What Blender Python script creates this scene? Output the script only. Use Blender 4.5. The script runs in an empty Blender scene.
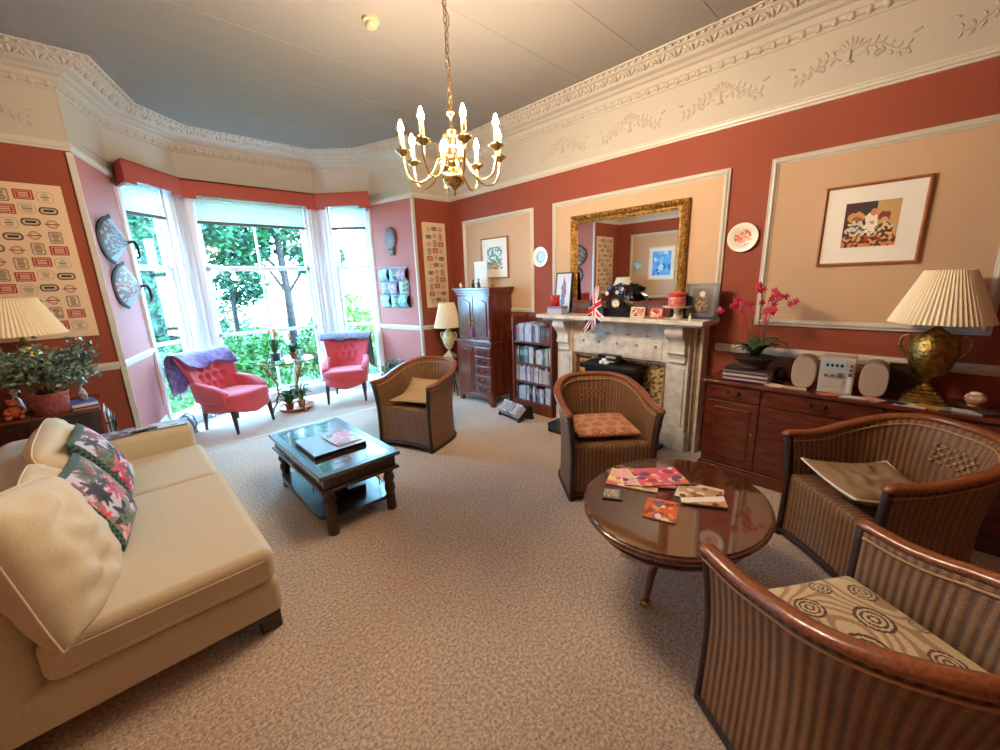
import bpy, bmesh, math, random
from math import sin, cos, pi, radians
from mathutils import Matrix, Vector, noise
random.seed(7)
S = bpy.context.scene
COL = S.collection

# ------------------------------------------------------------------ camera
YAW, PITCH, ROLL, FPX = 0.76238, 0.23209, -0.032897, 399.7
cy_, sy_, cp_, sp_ = cos(YAW), sin(YAW), cos(PITCH), sin(PITCH)
fwd = Vector((sy_*cp_, cy_*cp_, -sp_)); r0 = Vector((cy_, -sy_, 0)); u0 = r0.cross(fwd)
rgt = cos(ROLL)*r0 + sin(ROLL)*u0; upv = rgt.cross(fwd)
cam_d = bpy.data.cameras.new('camera'); cam = bpy.data.objects.new('camera', cam_d); COL.objects.link(cam)
cam_d.sensor_width = 36; cam_d.lens = 36*FPX/1000; cam_d.clip_start = 0.02; cam_d.clip_end = 200
mw = Matrix.Identity(4)
for i in range(3):
    mw[i][0] = rgt[i]; mw[i][1] = upv[i]; mw[i][2] = -fwd[i]
mw[2][3] = 1.62
cam.matrix_world = mw
S.camera = cam

# ------------------------------------------------------------------ world, light, exposure
S.view_settings.view_transform = 'Standard'; S.view_settings.look = 'None'
S.view_settings.gamma = 1; S.view_settings.use_curve_mapping = False
S.view_settings.exposure = 1.6
WORLD_STRENGTH = 18.0
FLAME = 640.0
world = bpy.data.worlds.new('sky'); S.world = world; world.use_nodes = True
bg = world.node_tree.nodes['Background']
bg.inputs[0].default_value = (0.28, 0.64, 1.0, 1); bg.inputs[1].default_value = WORLD_STRENGTH
def portal(name, loc, size, direction):
    l = bpy.data.lights.new(name, 'AREA'); l.shape = 'RECTANGLE'; l.size, l.size_y = size
    l.cycles.is_portal = True
    o = bpy.data.objects.new(name, l); COL.objects.link(o); o.location = loc
    o.rotation_euler = Vector(direction).to_track_quat('-Z', 'Y').to_euler()
portal('window_portal', (1.63, 6.6, 1.45), (1.7, 2.9), (0, -1, 0))
portal('window_portal', (0.42, 6.3, 1.45), (0.9, 2.9), (0.66, -0.75, 0))
portal('window_portal', (2.86, 6.3, 1.45), (0.9, 2.9), (-0.66, -0.75, 0))
sun = bpy.data.lights.new('sun', 'SUN'); sun.energy = 2.2; sun.angle = 0.6; sun.color = (1, .97, .9)
so = bpy.data.objects.new('sun', sun); COL.objects.link(so)
so.rotation_euler = Vector((-0.35, 0.75, -0.9)).to_track_quat('-Z', 'Y').to_euler()

# ------------------------------------------------------------------ materials
def s2l(c):
    return tuple(((v/255)/12.92 if v/255 <= .04045 else ((v/255+.055)/1.055)**2.4) for v in c)
def mat(name, rgb, rough=.6, metal=0., bump=None, var=None, spec=None, rgb2=None, wood=None, coat=0, trans=0, sheen=0, emit=None, sub=None):
    """bump=(scale,strength); var=(scale,amount) noise between rgb and rgb2; wood=(axis scale tuple)"""
    m = bpy.data.materials.new(name); m.use_nodes = True
    nt = m.node_tree; b = nt.nodes['Principled BSDF']
    c = s2l(rgb)
    b.inputs['Base Color'].default_value = (*c, 1); b.inputs['Roughness'].default_value = rough
    b.inputs['Metallic'].default_value = metal
    if spec is not None: b.inputs['Specular IOR Level'].default_value = spec
    if coat: b.inputs['Coat Weight'].default_value = coat; b.inputs['Coat Roughness'].default_value = .08
    if trans: b.inputs['Transmission Weight'].default_value = trans
    if sheen: b.inputs['Sheen Weight'].default_value = sheen
    if emit: b.inputs['Emission Color'].default_value = (*s2l(emit[0]), 1); b.inputs['Emission Strength'].default_value = emit[1]
    tc = nt.nodes.new('ShaderNodeTexCoord')
    if var or wood:
        n = nt.nodes.new('ShaderNodeTexNoise'); n.inputs['Detail'].default_value = 5
        n.inputs['Scale'].default_value = var[0] if var else 3
        src = tc.outputs['Object']
        if wood:
            mp = nt.nodes.new('ShaderNodeMapping'); mp.inputs['Scale'].default_value = wood
            nt.links.new(src, mp.inputs[0]); src = mp.outputs[0]
        nt.links.new(src, n.inputs['Vector'])
        r = nt.nodes.new('ShaderNodeValToRGB')
        c2 = s2l(rgb2) if rgb2 else tuple(v*(1-(var[1] if var else .5)) for v in c)
        r.color_ramp.elements[0].position = .35; r.color_ramp.elements[1].position = .65
        r.color_ramp.elements[0].color = (*c2, 1); r.color_ramp.elements[1].color = (*c, 1)
        nt.links.new(n.outputs['Fac'], r.inputs[0]); nt.links.new(r.outputs[0], b.inputs['Base Color'])
    if bump:
        n2 = nt.nodes.new('ShaderNodeTexNoise'); n2.inputs['Scale'].default_value = bump[0]; n2.inputs['Detail'].default_value = 4
        nt.links.new(tc.outputs['Object'], n2.inputs['Vector'])
        bp = nt.nodes.new('ShaderNodeBump'); bp.inputs['Strength'].default_value = bump[1]; bp.inputs['Distance'].default_value = .01
        nt.links.new(n2.outputs['Fac'], bp.inputs['Height']); nt.links.new(bp.outputs[0], b.inputs['Normal'])
    return m
def vcol_mat(name, rough=.6, coat=0, sheen=0, bump=None):
    m = mat(name, (255, 255, 255), rough, coat=coat, sheen=sheen, bump=bump)
    nt = m.node_tree; a = nt.nodes.new('ShaderNodeVertexColor'); a.layer_name = 'paint'
    nt.links.new(a.outputs[0], nt.nodes['Principled BSDF'].inputs['Base Color'])
    return m
M = {}
M['red_wall'] = mat('red_wall_paint', (150, 70, 46), .75, bump=(260, .15), var=(1.2, .06))
M['pink_wall'] = mat('pink_bay_wall', (182, 106, 94), .7, bump=(260, .12))  # pinker tone than the red walls, for the two bay returns
M['beige_wall'] = mat('beige_wall_paint', (204, 168, 134), .8, bump=(200, .12), var=(1.5, .05))
M['cream'] = mat('cream_plaster', (188, 178, 164), .7, bump=(60, .1))
M['cream_relief'] = mat('cream_relief_plaster', (188, 178, 164), .75, bump=(90, .5))
M['trim'] = mat('cream_trim_paint', (206, 198, 184), .4)
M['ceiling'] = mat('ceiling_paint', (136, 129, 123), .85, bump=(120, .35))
M['white'] = mat('white_gloss_paint', (236, 240, 244), .35)
M['pelmet'] = mat('pelmet_paint', (176, 74, 56), .6)
M['sofa'] = mat('beige_sofa_fabric', (216, 198, 164), .85, bump=(420, .35), var=(160, .12), sheen=.2)
M['red_velvet'] = mat('rose_red_upholstery', (212, 78, 92), .8, bump=(300, .2), sheen=.5)
M['rattan_rail'] = mat('polished_rattan_rail', (150, 80, 40), .28, wood=(30, 30, 30), rgb2=(112, 54, 24), coat=.3)
M['mahogany'] = mat('mahogany', (110, 50, 30), .25, wood=(5, 2.5, 9), rgb2=(86, 36, 22), coat=.4)
M['mahogany_v'] = mat('mahogany_upright', (116, 54, 36), .16, wood=(8, 8, 1.2), rgb2=(88, 38, 26), coat=.3)
M['dark_wood'] = mat('dark_stained_wood', (62, 32, 24), .3, wood=(12, 2, 12), rgb2=(34, 17, 14), coat=.3)
M['oval_wood'] = mat('oval_table_wood', (112, 60, 38), .1, wood=(3, 16, 6), rgb2=(78, 38, 24), coat=1)
M['book_wood'] = mat('reddish_bookcase_wood', (128, 62, 36), .4, wood=(10, 10, 1.5), rgb2=(88, 38, 22))
M['brass'] = mat('polished_brass', (216, 190, 132), .18, 1.0)
M['antique_brass'] = mat('antique_brass', (184, 156, 88), .32, 1.0, bump=(60, .7), rgb2=(124, 100, 50), var=(30, .4))
M['gilt'] = mat('aged_gilt', (190, 140, 66), .35, .75, bump=(60, .8), rgb2=(110, 74, 30), var=(34, .6))
M['black_metal'] = mat('black_iron', (24, 24, 26), .45, .4)
M['black'] = mat('black_gloss', (18, 17, 18), .3)
M['slate'] = mat('black_slate', (30, 32, 38), .4)
M['grey_marble'] = mat('grey_marble', (196, 192, 186), .3, var=(7, .3), rgb2=(150, 148, 148), coat=.2)
M['marble'] = mat('veined_cream_marble', (228, 218, 202), .3, var=(14, .3), rgb2=(200, 188, 170), coat=.2)
M['brown_marble'] = mat('brown_marble_strip', (160, 124, 96), .35, var=(20, .4), rgb2=(124, 92, 72))
M['shade'] = mat('pleated_cream_lampshade', (238, 222, 190), .8)
M['terracotta'] = mat('terracotta', (186, 96, 74), .7, var=(30, .2))
M['leaf'] = mat('dark_green_leaf', (58, 92, 52), .45, var=(25, .5))
M['leaf_silver'] = mat('silvery_green_leaf', (136, 160, 140), .4, var=(30, .5), rgb2=(58, 82, 58))
M['leaf_bright'] = mat('bright_green_leaf', (66, 120, 34), .5, var=(10, .35), rgb2=(24, 72, 26))
M['leaf_yellow'] = mat('yellow_green_leaf', (124, 140, 34), .5, var=(8, .3), rgb2=(54, 98, 28))
M['leaf_conifer'] = mat('deep_green_foliage', (26, 92, 44), .6, var=(4, .4), rgb2=(12, 54, 34))
M['bark'] = mat('brown_bark', (46, 38, 34), .9, bump=(20, .8), var=(12, .4))
M['stem'] = mat('brown_stem', (110, 76, 50), .7)
M['aged_plastic'] = mat('aged_cream_plastic', (176, 160, 130), .5)
M['soil'] = mat('dark_soil', (52, 38, 30), .95, bump=(80, .8))
M['lawn'] = mat('garden_lawn', (60, 92, 38), .9, var=(3, .3), bump=(50, .5))
M['glass'] = None
M['cream_ceramic'] = mat('cream_ceramic', (236, 226, 204), .2, coat=.5)
M['white_ceramic'] = mat('white_ceramic', (236, 234, 226), .2, coat=.5)
M['paint'] = vcol_mat('printed_surface', .5)
M['paint_gloss'] = vcol_mat('glossy_printed_surface', .25, coat=.4)
M['paint_cloth'] = vcol_mat('printed_cloth', .85, sheen=.2, bump=(350, .3))
M['paper'] = mat('paper', (236, 230, 218), .8)
M['silver'] = mat('silver_plastic', (206, 200, 190), .35, .3)
M['speaker_cloth'] = mat('grey_speaker_cloth', (182, 160, 140), .9, bump=(600, .4))
M['oak_frame'] = mat('oak_frame', (168, 104, 58), .4, wood=(4, 12, 4), rgb2=(146, 86, 46))
M['red_cloth'] = mat('red_tin', (186, 52, 44), .4)
M['purple'] = mat('purple_shawl', (134, 74, 158), .8, var=(18, .5), rgb2=(60, 28, 72), sheen=.6)
M['plum'] = mat('dark_plum_shawl', (64, 44, 60), .85, var=(30, .5), rgb2=(104, 88, 104), sheen=.4)
M['beige_cloth'] = mat('tan_cushion_cloth', (196, 164, 122), .85, bump=(300, .3), var=(60, .15))
M['taupe_cloth'] = mat('taupe_cushion_cloth', (150, 118, 86), .85, bump=(300, .3), var=(60, .15))
M['white_cord'] = mat('white_piping_cord', (232, 222, 204), .7)
M['blue_plastic'] = mat('blue_grey_plastic', (84, 112, 140), .4)
M['teal'] = mat('grey_blue_metal', (120, 138, 150), .4, .3)
M['steel'] = mat('bluish_pewter', (120, 126, 130), .4, .7)
M['blind'] = mat('pale_pleated_blind', (226, 238, 228), .8)
def add_translucent(m, f, c):
    nt = m.node_tree; o = nt.nodes['Material Output']; b = nt.nodes['Principled BSDF']
    t = nt.nodes.new('ShaderNodeBsdfTranslucent'); t.inputs[0].default_value = (*c, 1); x = nt.nodes.new('ShaderNodeMixShader'); x.inputs[0].default_value = f
    nt.links.new(b.outputs[0], x.inputs[1]); nt.links.new(t.outputs[0], x.inputs[2]); nt.links.new(x.outputs[0], o.inputs[0])
add_translucent(M['blind'], .12, (.75, .95, .85))
M['socket'] = mat('white_plastic', (240, 238, 230), .3)
M['pot_pink'] = mat('pink_brown_plant_pot', (196, 110, 104), .6, var=(60, .25), rgb2=(150, 70, 66), bump=(60, .4))
M['candle'] = mat('cream_candle_sleeve', (214, 180, 104), .5)
M['flame'] = mat('lit_bulb', (255, 240, 200), .4, emit=((255, 230, 196), FLAME))
M['magenta'] = mat('magenta_orchid_petal', (214, 30, 84), .55, var=(40, .3))
M['orange'] = mat('orange_petal', (248, 150, 50), .6)
M['tile'] = mat('mottled_beige_tiles', (196, 172, 130), .35, var=(26, .5), rgb2=(118, 92, 60))

def glass_mat(name, tint=(1, 1, 1), refl=.06):
    m = bpy.data.materials.new(name); m.use_nodes = True; nt = m.node_tree
    for n in list(nt.nodes): nt.nodes.remove(n)
    o = nt.nodes.new('ShaderNodeOutputMaterial'); mx = nt.nodes.new('ShaderNodeMixShader')
    t = nt.nodes.new('ShaderNodeBsdfTransparent'); g = nt.nodes.new('ShaderNodeBsdfGlossy')
    t.inputs[0].default_value = (*tint, 1); g.inputs['Roughness'].default_value = .02
    mx.inputs[0].default_value = refl
    nt.links.new(t.outputs[0], mx.inputs[1]); nt.links.new(g.outputs[0], mx.inputs[2]); nt.links.new(mx.outputs[0], o.inputs[0])
    return m
M['glass'] = glass_mat('window_glass')
M['table_glass'] = glass_mat('tabletop_glass', (.8, .93, .92), .3)
M['mirror'] = mat('mirror_glass', (235, 238, 238), .015, 1.0)

def carpet_mat():
    m = mat('twist_pile_carpet', (190, 160, 136), .95, sheen=.3)
    nt = m.node_tree; b = nt.nodes['Principled BSDF']; tc = nt.nodes.new('ShaderNodeTexCoord')
    n = nt.nodes.new('ShaderNodeTexNoise'); n.inputs['Scale'].default_value = 70; n.inputs['Detail'].default_value = 7; n.inputs['Roughness'].default_value = .85
    n3 = nt.nodes.new('ShaderNodeTexNoise'); n3.inputs['Scale'].default_value = 1.7; n3.inputs['Detail'].default_value = 3
    for q in (n, n3): nt.links.new(tc.outputs['Object'], q.inputs['Vector'])
    r = nt.nodes.new('ShaderNodeValToRGB'); e = r.color_ramp.elements
    e[0].position = .38; e[0].color = (*s2l((132, 104, 84)), 1); e[1].position = .60; e[1].color = (*s2l((248, 226, 204)), 1)
    nt.links.new(n.outputs['Fac'], r.inputs[0])
    mx = nt.nodes.new('ShaderNodeMix'); mx.data_type = 'RGBA'; mx.blend_type = 'MULTIPLY'; mx.inputs[0].default_value = .3
    r2 = nt.nodes.new('ShaderNodeValToRGB'); r2.color_ramp.elements[0].position = .4; r2.color_ramp.elements[1].position = .6
    r2.color_ramp.elements[0].color = (.72, .72, .72, 1); r2.color_ramp.elements[1].color = (1, 1, 1, 1)
    nt.links.new(n3.outputs['Fac'], r2.inputs[0]); nt.links.new(r.outputs[0], mx.inputs[6]); nt.links.new(r2.outputs[0], mx.inputs[7])
    nt.links.new(mx.outputs[2], b.inputs['Base Color'])
    bp = nt.nodes.new('ShaderNodeBump'); bp.inputs['Strength'].default_value = .6; bp.inputs['Distance'].default_value = .008
    nt.links.new(n.outputs['Fac'], bp.inputs['Height']); nt.links.new(bp.outputs[0], b.inputs['Normal'])
    return m
M['carpet'] = carpet_mat()

def wicker_mat(name='woven_wicker', dark=(66, 40, 26), light=(158, 114, 76), stakes=1.0):
    """uv: u in metres round the weave, v in metres up; stripes of stakes with fine cross strands"""
    m = mat(name, light, .55); nt = m.node_tree; b = nt.nodes['Principled BSDF']
    uv = nt.nodes.new('ShaderNodeUVMap'); sep = nt.nodes.new('ShaderNodeSeparateXYZ'); nt.links.new(uv.outputs[0], sep.inputs[0])
    def sine(src, freq):
        a = nt.nodes.new('ShaderNodeMath'); a.operation = 'MULTIPLY'; a.inputs[1].default_value = freq*2*pi
        s = nt.nodes.new('ShaderNodeMath'); s.operation = 'SINE'; nt.links.new(src, a.inputs[0]); nt.links.new(a.outputs[0], s.inputs[0]); return s.outputs[0]
    su = sine(sep.outputs[0], 34*stakes); sv = sine(sep.outputs[1], 130)
    wide = nt.nodes.new('ShaderNodeMapRange'); wide.inputs[1].default_value = -.8; wide.inputs[2].default_value = .8; wide.inputs[3].default_value = .32
    nt.links.new(su, wide.inputs[0])
    fine = nt.nodes.new('ShaderNodeMapRange'); fine.inputs[1].default_value = -1; fine.inputs[2].default_value = .6; fine.inputs[3].default_value = .45
    nt.links.new(sv, fine.inputs[0])
    mul = nt.nodes.new('ShaderNodeMath'); mul.operation = 'MULTIPLY'; nt.links.new(wide.outputs[0], mul.inputs[0]); nt.links.new(fine.outputs[0], mul.inputs[1])
    tc = nt.nodes.new('ShaderNodeTexCoord'); n = nt.nodes.new('ShaderNodeTexNoise'); n.inputs['Scale'].default_value = 18; nt.links.new(tc.outputs['Object'], n.inputs['Vector'])
    add = nt.nodes.new('ShaderNodeMath'); add.operation = 'MULTIPLY_ADD'; add.inputs[1].default_value = .35; nt.links.new(n.outputs['Fac'], add.inputs[0]); nt.links.new(mul.outputs[0], add.inputs[2])
    r = nt.nodes.new('ShaderNodeValToRGB'); e = r.color_ramp.elements
    e[0].position = .2; e[0].color = (*s2l(dark), 1); e[1].position = 1; e[1].color = (*s2l(light), 1)
    nt.links.new(add.outputs[0], r.inputs[0]); nt.links.new(r.outputs[0], b.inputs['Base Color'])
    bp = nt.nodes.new('ShaderNodeBump'); bp.inputs['Strength'].default_value = .9; bp.inputs['Distance'].default_value = .006
    nt.links.new(mul.outputs[0], bp.inputs['Height']); nt.links.new(bp.outputs[0], b.inputs['Normal'])
    return m
M['wicker'] = wicker_mat()
M['wicker_dark'] = mat('dark_wrapped_cane', (58, 32, 22), .5, bump=(160, .8), var=(60, .4))

# ------------------------------------------------------------------ mesh builder
WM = {}
def v3(*a): return Vector(a)
class MB:
    def __init__(s): s.v = []; s.f = []; s.mi = []; s.uv = []; s.col = []
    def quad(s, pts, mi=0, uv=None, col=None):
        n = len(s.v); s.v += [Vector(p) for p in pts]; s.f.append(tuple(range(n, n+len(pts)))); s.mi.append(mi); s.uv.append(uv); s.col.append(col); return s
    def raw(s, verts, faces, mi=0, col=None):
        n = len(s.v); s.v += [Vector(p) for p in verts]
        for f in faces: s.f.append(tuple(n+i for i in f)); s.mi.append(mi); s.uv.append(None); s.col.append(col)
        return s
    def box(s, x0, x1, y0, y1, z0, z1, mi=0, T=None, col=None):
        vs = [Vector((x, y, z)) for z in (z0, z1) for y in (y0, y1) for x in (x0, x1)]
        if T is not None: vs = [T @ p for p in vs]
        return s.raw(vs, [(0, 2, 3, 1), (4, 5, 7, 6), (0, 1, 5, 4), (2, 6, 7, 3), (0, 4, 6, 2), (1, 3, 7, 5)], mi, col)
    def seg(s, a, b, w, h, up=(0, 0, 1), mi=0, col=None):
        """bar from a to b, w across, h along up"""
        a, b = Vector(a), Vector(b); d = (b-a).normalized(); u = Vector(up); sd = d.cross(u)
        if sd.length < 1e-4: sd = d.cross(Vector((1, 0, 0)))
        sd.normalize(); u = sd.cross(d)
        vs = [p + sd*sx*w/2 + u*sz*h/2 for p in (a, b) for sz in (-1, 1) for sx in (-1, 1)]
        return s.raw(vs, [(0, 1, 3, 2), (4, 6, 7, 5), (0, 4, 5, 1), (2, 3, 7, 6), (0, 2, 6, 4), (1, 5, 7, 3)], mi, col)
    def grid(s, P, closed_u=False, closed_v=False, mi=0, UV=None, colf=None):
        nu, nv = len(P), len(P[0]); n = len(s.v)
        for r in P: s.v += [Vector(p) for p in r]
        for i in range(nu if closed_u else nu-1):
            for j in range(nv if closed_v else nv-1):
                i2, j2 = (i+1) % nu, (j+1) % nv
                s.f.append((n+i*nv+j, n+i2*nv+j, n+i2*nv+j2, n+i*nv+j2)); s.mi.append(mi)
                s.uv.append((UV[i][j], UV[i+1 if i+1 < len(UV) else i2][j], UV[i+1 if i+1 < len(UV) else i2][j+1 if j+1 < len(UV[0]) else j2], UV[i][j+1 if j+1 < len(UV[0]) else j2]) if UV else None)
                s.col.append(colf((i+.5)/nu, (j+.5)/nv) if colf else None)
        return s
    def tube(s, pts, r, n=8, mi=0, caps=True, flat=1.0, up=None, col=None):
        pts = [Vector(p) for p in pts]; m = len(pts); rr = r if isinstance(r, (list, tuple)) else [r]*m
        rings = []; prev = None
        for i, p in enumerate(pts):
            d = (pts[min(i+1, m-1)]-pts[max(i-1, 0)])
            d = d.normalized() if d.length > 1e-9 else Vector((0, 0, 1))
            if up is not None: a = d.cross(Vector(up))
            elif prev is not None: a = prev - d*prev.dot(d)
            else: a = d.cross(Vector((0, 0, 1)))
            if a.length < 1e-4: a = d.cross(Vector((1, 0, 0)))
            a.normalize(); prev = a; b = d.cross(a)
            rings.append([p + a*cos(2*pi*k/n)*rr[i] + b*sin(2*pi*k/n)*rr[i]*flat for k in range(n)])
        base = len(s.v); s.grid(rings, closed_v=True, mi=mi, colf=(lambda a, b: col) if col else None)
        if caps:
            s.f.append(tuple(base+k for k in range(n-1, -1, -1))); s.mi.append(mi); s.uv.append(None); s.col.append(col)
            q = base+(m-1)*n; s.f.append(tuple(q+k for k in range(n))); s.mi.append(mi); s.uv.append(None); s.col.append(col)
        return s
    def lathe(s, prof, c=(0, 0, 0), n=24, mi=0, T=None, flute=None, col=None, sx=1, sy=1):
        c = Vector(c); P = []
        for k in range(n):
            a = 2*pi*k/n; row = []
            for r, z in prof:
                q = r*(1+(flute[0]*cos(flute[1]*a) if flute else 0))
                p = Vector((q*cos(a)*sx, q*sin(a)*sy, z))
                row.append((T @ p if T is not None else p)+c)
            P.append(row)
        return s.grid(P, closed_u=True, mi=mi, colf=(lambda a, b: col) if col else None)
    def ell(s, c, r, mi=0, n=12, m=8, e1=1., e2=1., T=None, col=None, colf=None, fz=None):
        c = Vector(c); sg = lambda v, e: (abs(v)**e)*(1 if v >= 0 else -1)
        P = []
        for i in range(n):
            a = 2*pi*i/n; row = []
            for j in range(m+1):
                b = -pi/2+pi*j/m
                p = Vector((r[0]*sg(cos(b), e1)*sg(cos(a), e2), r[1]*sg(cos(b), e1)*sg(sin(a), e2), r[2]*sg(sin(b), e1)))
                if fz: p = fz(p)
                row.append((T @ p if T is not None else p)+c)
            P.append(row)
        return s.grid(P, closed_u=True, mi=mi, colf=colf if colf else ((lambda a, b: col) if col else None))
    def prism(s, poly, z0, z1, mi=0, T=None, col=None):
        """poly list of (x,y) ccw -> extruded z0..z1, T maps"""
        n = len(poly); vs = [Vector((x, y, z0)) for x, y in poly]+[Vector((x, y, z1)) for x, y in poly]
        if T is not None: vs = [T @ p for p in vs]
        return s.raw(vs, [tuple(range(n-1, -1, -1)), tuple(range(n, 2*n))]+[(i, (i+1) % n, n+(i+1) % n, n+i) for i in range(n)], mi, col)
    def build(s, name, mats, parent=None, smooth=False, world=False, bevel=0, seg=2, subsurf=0, solid=0, auto=None):
        me = bpy.data.meshes.new(name); vs = s.v
        if world and parent is not None:
            iv = WM[parent.name].inverted(); vs = [iv @ p for p in vs]
        me.from_pydata([tuple(p) for p in vs], [], s.f)
        if not isinstance(mats, (list, tuple)): mats = [mats]
        for m in mats: me.materials.append(M[m] if isinstance(m, str) else m)
        me.polygons.foreach_set('material_index', s.mi)
        if any(u for u in s.uv):
            L = me.uv_layers.new(name='UVMap')
            for p, u in zip(me.polygons, s.uv):
                if u:
                    for li, q in zip(p.loop_indices, u): L.data[li].uv = q
        if any(c for c in s.col):
            A = me.color_attributes.new('paint', 'FLOAT_COLOR', 'CORNER')
            for p, c in zip(me.polygons, s.col):
                cc = (*s2l(c), 1) if c else (.8, .8, .8, 1)
                for li in p.loop_indices: A.data[li].color = cc
        me.validate()
        if smooth: me.polygons.foreach_set('use_smooth', [True]*len(me.polygons))
        bm = bmesh.new(); bm.from_mesh(me); bmesh.ops.remove_doubles(bm, verts=bm.verts, dist=1e-5); 
        bmesh.ops.recalc_face_normals(bm, faces=bm.faces); bm.to_mesh(me); bm.free()
        o = bpy.data.objects.new(name, me); COL.objects.link(o)
        if parent is not None:
            o.parent = parent; WM[o.name] = WM[parent.name]
        else: WM[o.name] = Matrix.Identity(4)
        if bevel:
            b = o.modifiers.new('bevel', 'BEVEL'); b.width = bevel; b.segments = seg; b.limit_method = 'ANGLE'; b.angle_limit = radians(35)
            if seg > 1: me.polygons.foreach_set('use_smooth', [True]*len(me.polygons)); b.harden_normals = True
        if solid: q = o.modifiers.new('thickness', 'SOLIDIFY'); q.thickness = solid; q.offset = 0
        if subsurf: q = o.modifiers.new('smooth', 'SUBSURF'); q.levels = q.render_levels = subsurf
        return o
def tag(o, label, cat, group=None, kind=None):
    o['label'] = label; o['category'] = cat
    if group: o['group'] = group
    if kind: o['kind'] = kind
    return o
def thing(name, label, cat, loc=(0, 0, 0), rz=0, group=None):
    o = bpy.data.objects.new(name, None); COL.objects.link(o); o.empty_display_size = .1
    o.location = loc; o.rotation_euler = (0, 0, rz); WM[o.name] = Matrix.Translation(Vector(loc)) @ Matrix.Rotation(rz, 4, 'Z')
    return tag(o, label, cat, group)
def struct(o): o['kind'] = 'structure'; return o
def copy_tree(src, parent=None):
    c = src.copy(); COL.objects.link(c)
    if parent is not None: c.parent = parent
    for ch in [q for q in bpy.data.objects if q.parent == src]: copy_tree(ch, c)
    return c
def place(c, loc, rz, label, group=None):
    c.location = loc; c.rotation_euler = (0, 0, rz); c['label'] = label
    if group: c['group'] = group
    WM[c.name] = Matrix.Translation(Vector(loc)) @ Matrix.Rotation(rz, 4, 'Z')
    return c
def rot(ax, deg): return Matrix.Rotation(radians(deg), 3, ax)
def ns(x, y=0., z=0.): return noise.noise(Vector((x, y, z)))
# ================================================================== ROOM SHELL
XW, YW, XL, YB, ZC = 3.8, 4.93, -1.0, -2.6, 3.36      # fireplace wall, window wall, opposite wall, back wall, ceiling
# bay plan: inner face of the walls
BAY = [(0.0, YW), (.27, 5.85), (.83, 6.35), (2.42, 6.35), (3.0, 5.85), (3.18, YW)]
fl = MB(); fl.box(XL-.2, XW+.2, YB-.2, 6.6, -.12, 0); struct(fl.build('floor', 'carpet'))
sm = MB(); sm.box(0.0, 3.18, YW-.015, YW+.03, 0, .004); struct(sm.build('trim_1', mat('carpet_seam_strip', (226, 212, 196), .8)))
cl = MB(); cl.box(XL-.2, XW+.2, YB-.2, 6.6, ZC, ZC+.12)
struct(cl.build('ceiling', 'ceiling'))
st = MB()
for yy in (-2.0, -1.45, -.9, -.35, .2, .75, 1.28, 1.85, 2.42, 3.0, 3.5, 4.0, 4.5, 5.05):
    st.box(XL+.2, XW-.3, yy-.014, yy+.014, ZC-.003, ZC+.01)
struct(st.build('trim_2', 'ceiling', bevel=.002))
# straight walls
w = MB(); w.box(XW, XW+.15, YB, YW, 0, ZC); struct(w.build('wall_right', 'red_wall'))
w = MB(); w.box(XL-.15, XL, YB, YW, 0, ZC); struct(w.build('wall_left', 'red_wall'))
w = MB(); w.box(XL-.15, 0, YW, YW+.2, 0, ZC); struct(w.build('wall_window_left', 'red_wall'))
w = MB(); w.box(3.18, XW+.15, YW, YW+.2, 0, ZC); struct(w.build('wall_window_right', 'red_wall'))
w = MB(); w.box(XL-.15, XW+.15, YB-.15, YB, 0, ZC); struct(w.build('wall_back', 'red_wall'))
def seg_wall(mb, A, B, z0, z1, t, off=0., mi=0):
    """wall slab from A to B (inside on the right-hand side when walking A->B is outside)"""
    A, B = Vector((*A, 0)), Vector((*B, 0)); d = (B-A).normalized(); n = Vector((-d.y, d.x, 0))   # outward
    a, b = A+n*off, B+n*off
    pts = [a, b, b+n*t, a+n*t]
    return mb.prism([(p.x, p.y) for p in pts], z0, z1, mi)
w = MB(); seg_wall(w, BAY[0], BAY[1], 0, ZC, .15); struct(w.build('wall_bay_left', 'pink_wall'))
w = MB(); seg_wall(w, BAY[4], BAY[5], 0, ZC, .15); struct(w.build('wall_bay_right', 'pink_wall'))
# upper wall of the bay, set forward over the window heads
UP = [(0.0, YW), (.25, 5.62), (.83, 6.13), (2.36, 6.13), (2.95, 5.62), (3.18, YW)]
w = MB()
P = []
def offset_poly(pl, d, closed=False):
    """offset an open polyline to its right side (towards the room) by d"""
    out = []
    n = len(pl)
    for i in range(n):
        p = Vector(pl[i])
        def nrm(a, b): e = (Vector(b)-Vector(a)).normalized(); return Vector((e.y, -e.x))
        if closed: na, nb = nrm(pl[i-1], pl[i]), nrm(pl[i], pl[(i+1) % n])
        else:
            na = nrm(pl[i-1], pl[i]) if i > 0 else nrm(pl[0], pl[1]); nb = nrm(pl[i], pl[i+1]) if i < n-1 else na
        m = (na+nb); m.normalize(); k = m.dot(na)
        out.append(tuple(p + m*(d/max(k, .3))))
    return out
outer = offset_poly(UP, -.35)
for i in range(1, 4): w.prism([UP[i], UP[i+1], outer[i+1], outer[i]], 2.86, ZC)
for i in (0, 4): w.prism([UP[i], UP[i+1], outer[i+1], outer[i]], 2.86, ZC)
struct(w.build('wall_bay_upper', 'cream'))
w = MB()
for i in (1, 2, 3): seg_wall(w, BAY[i], BAY[i+1], 2.78, 2.9, .18)
struct(w.build('wall_bay_front', 'white'))
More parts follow.
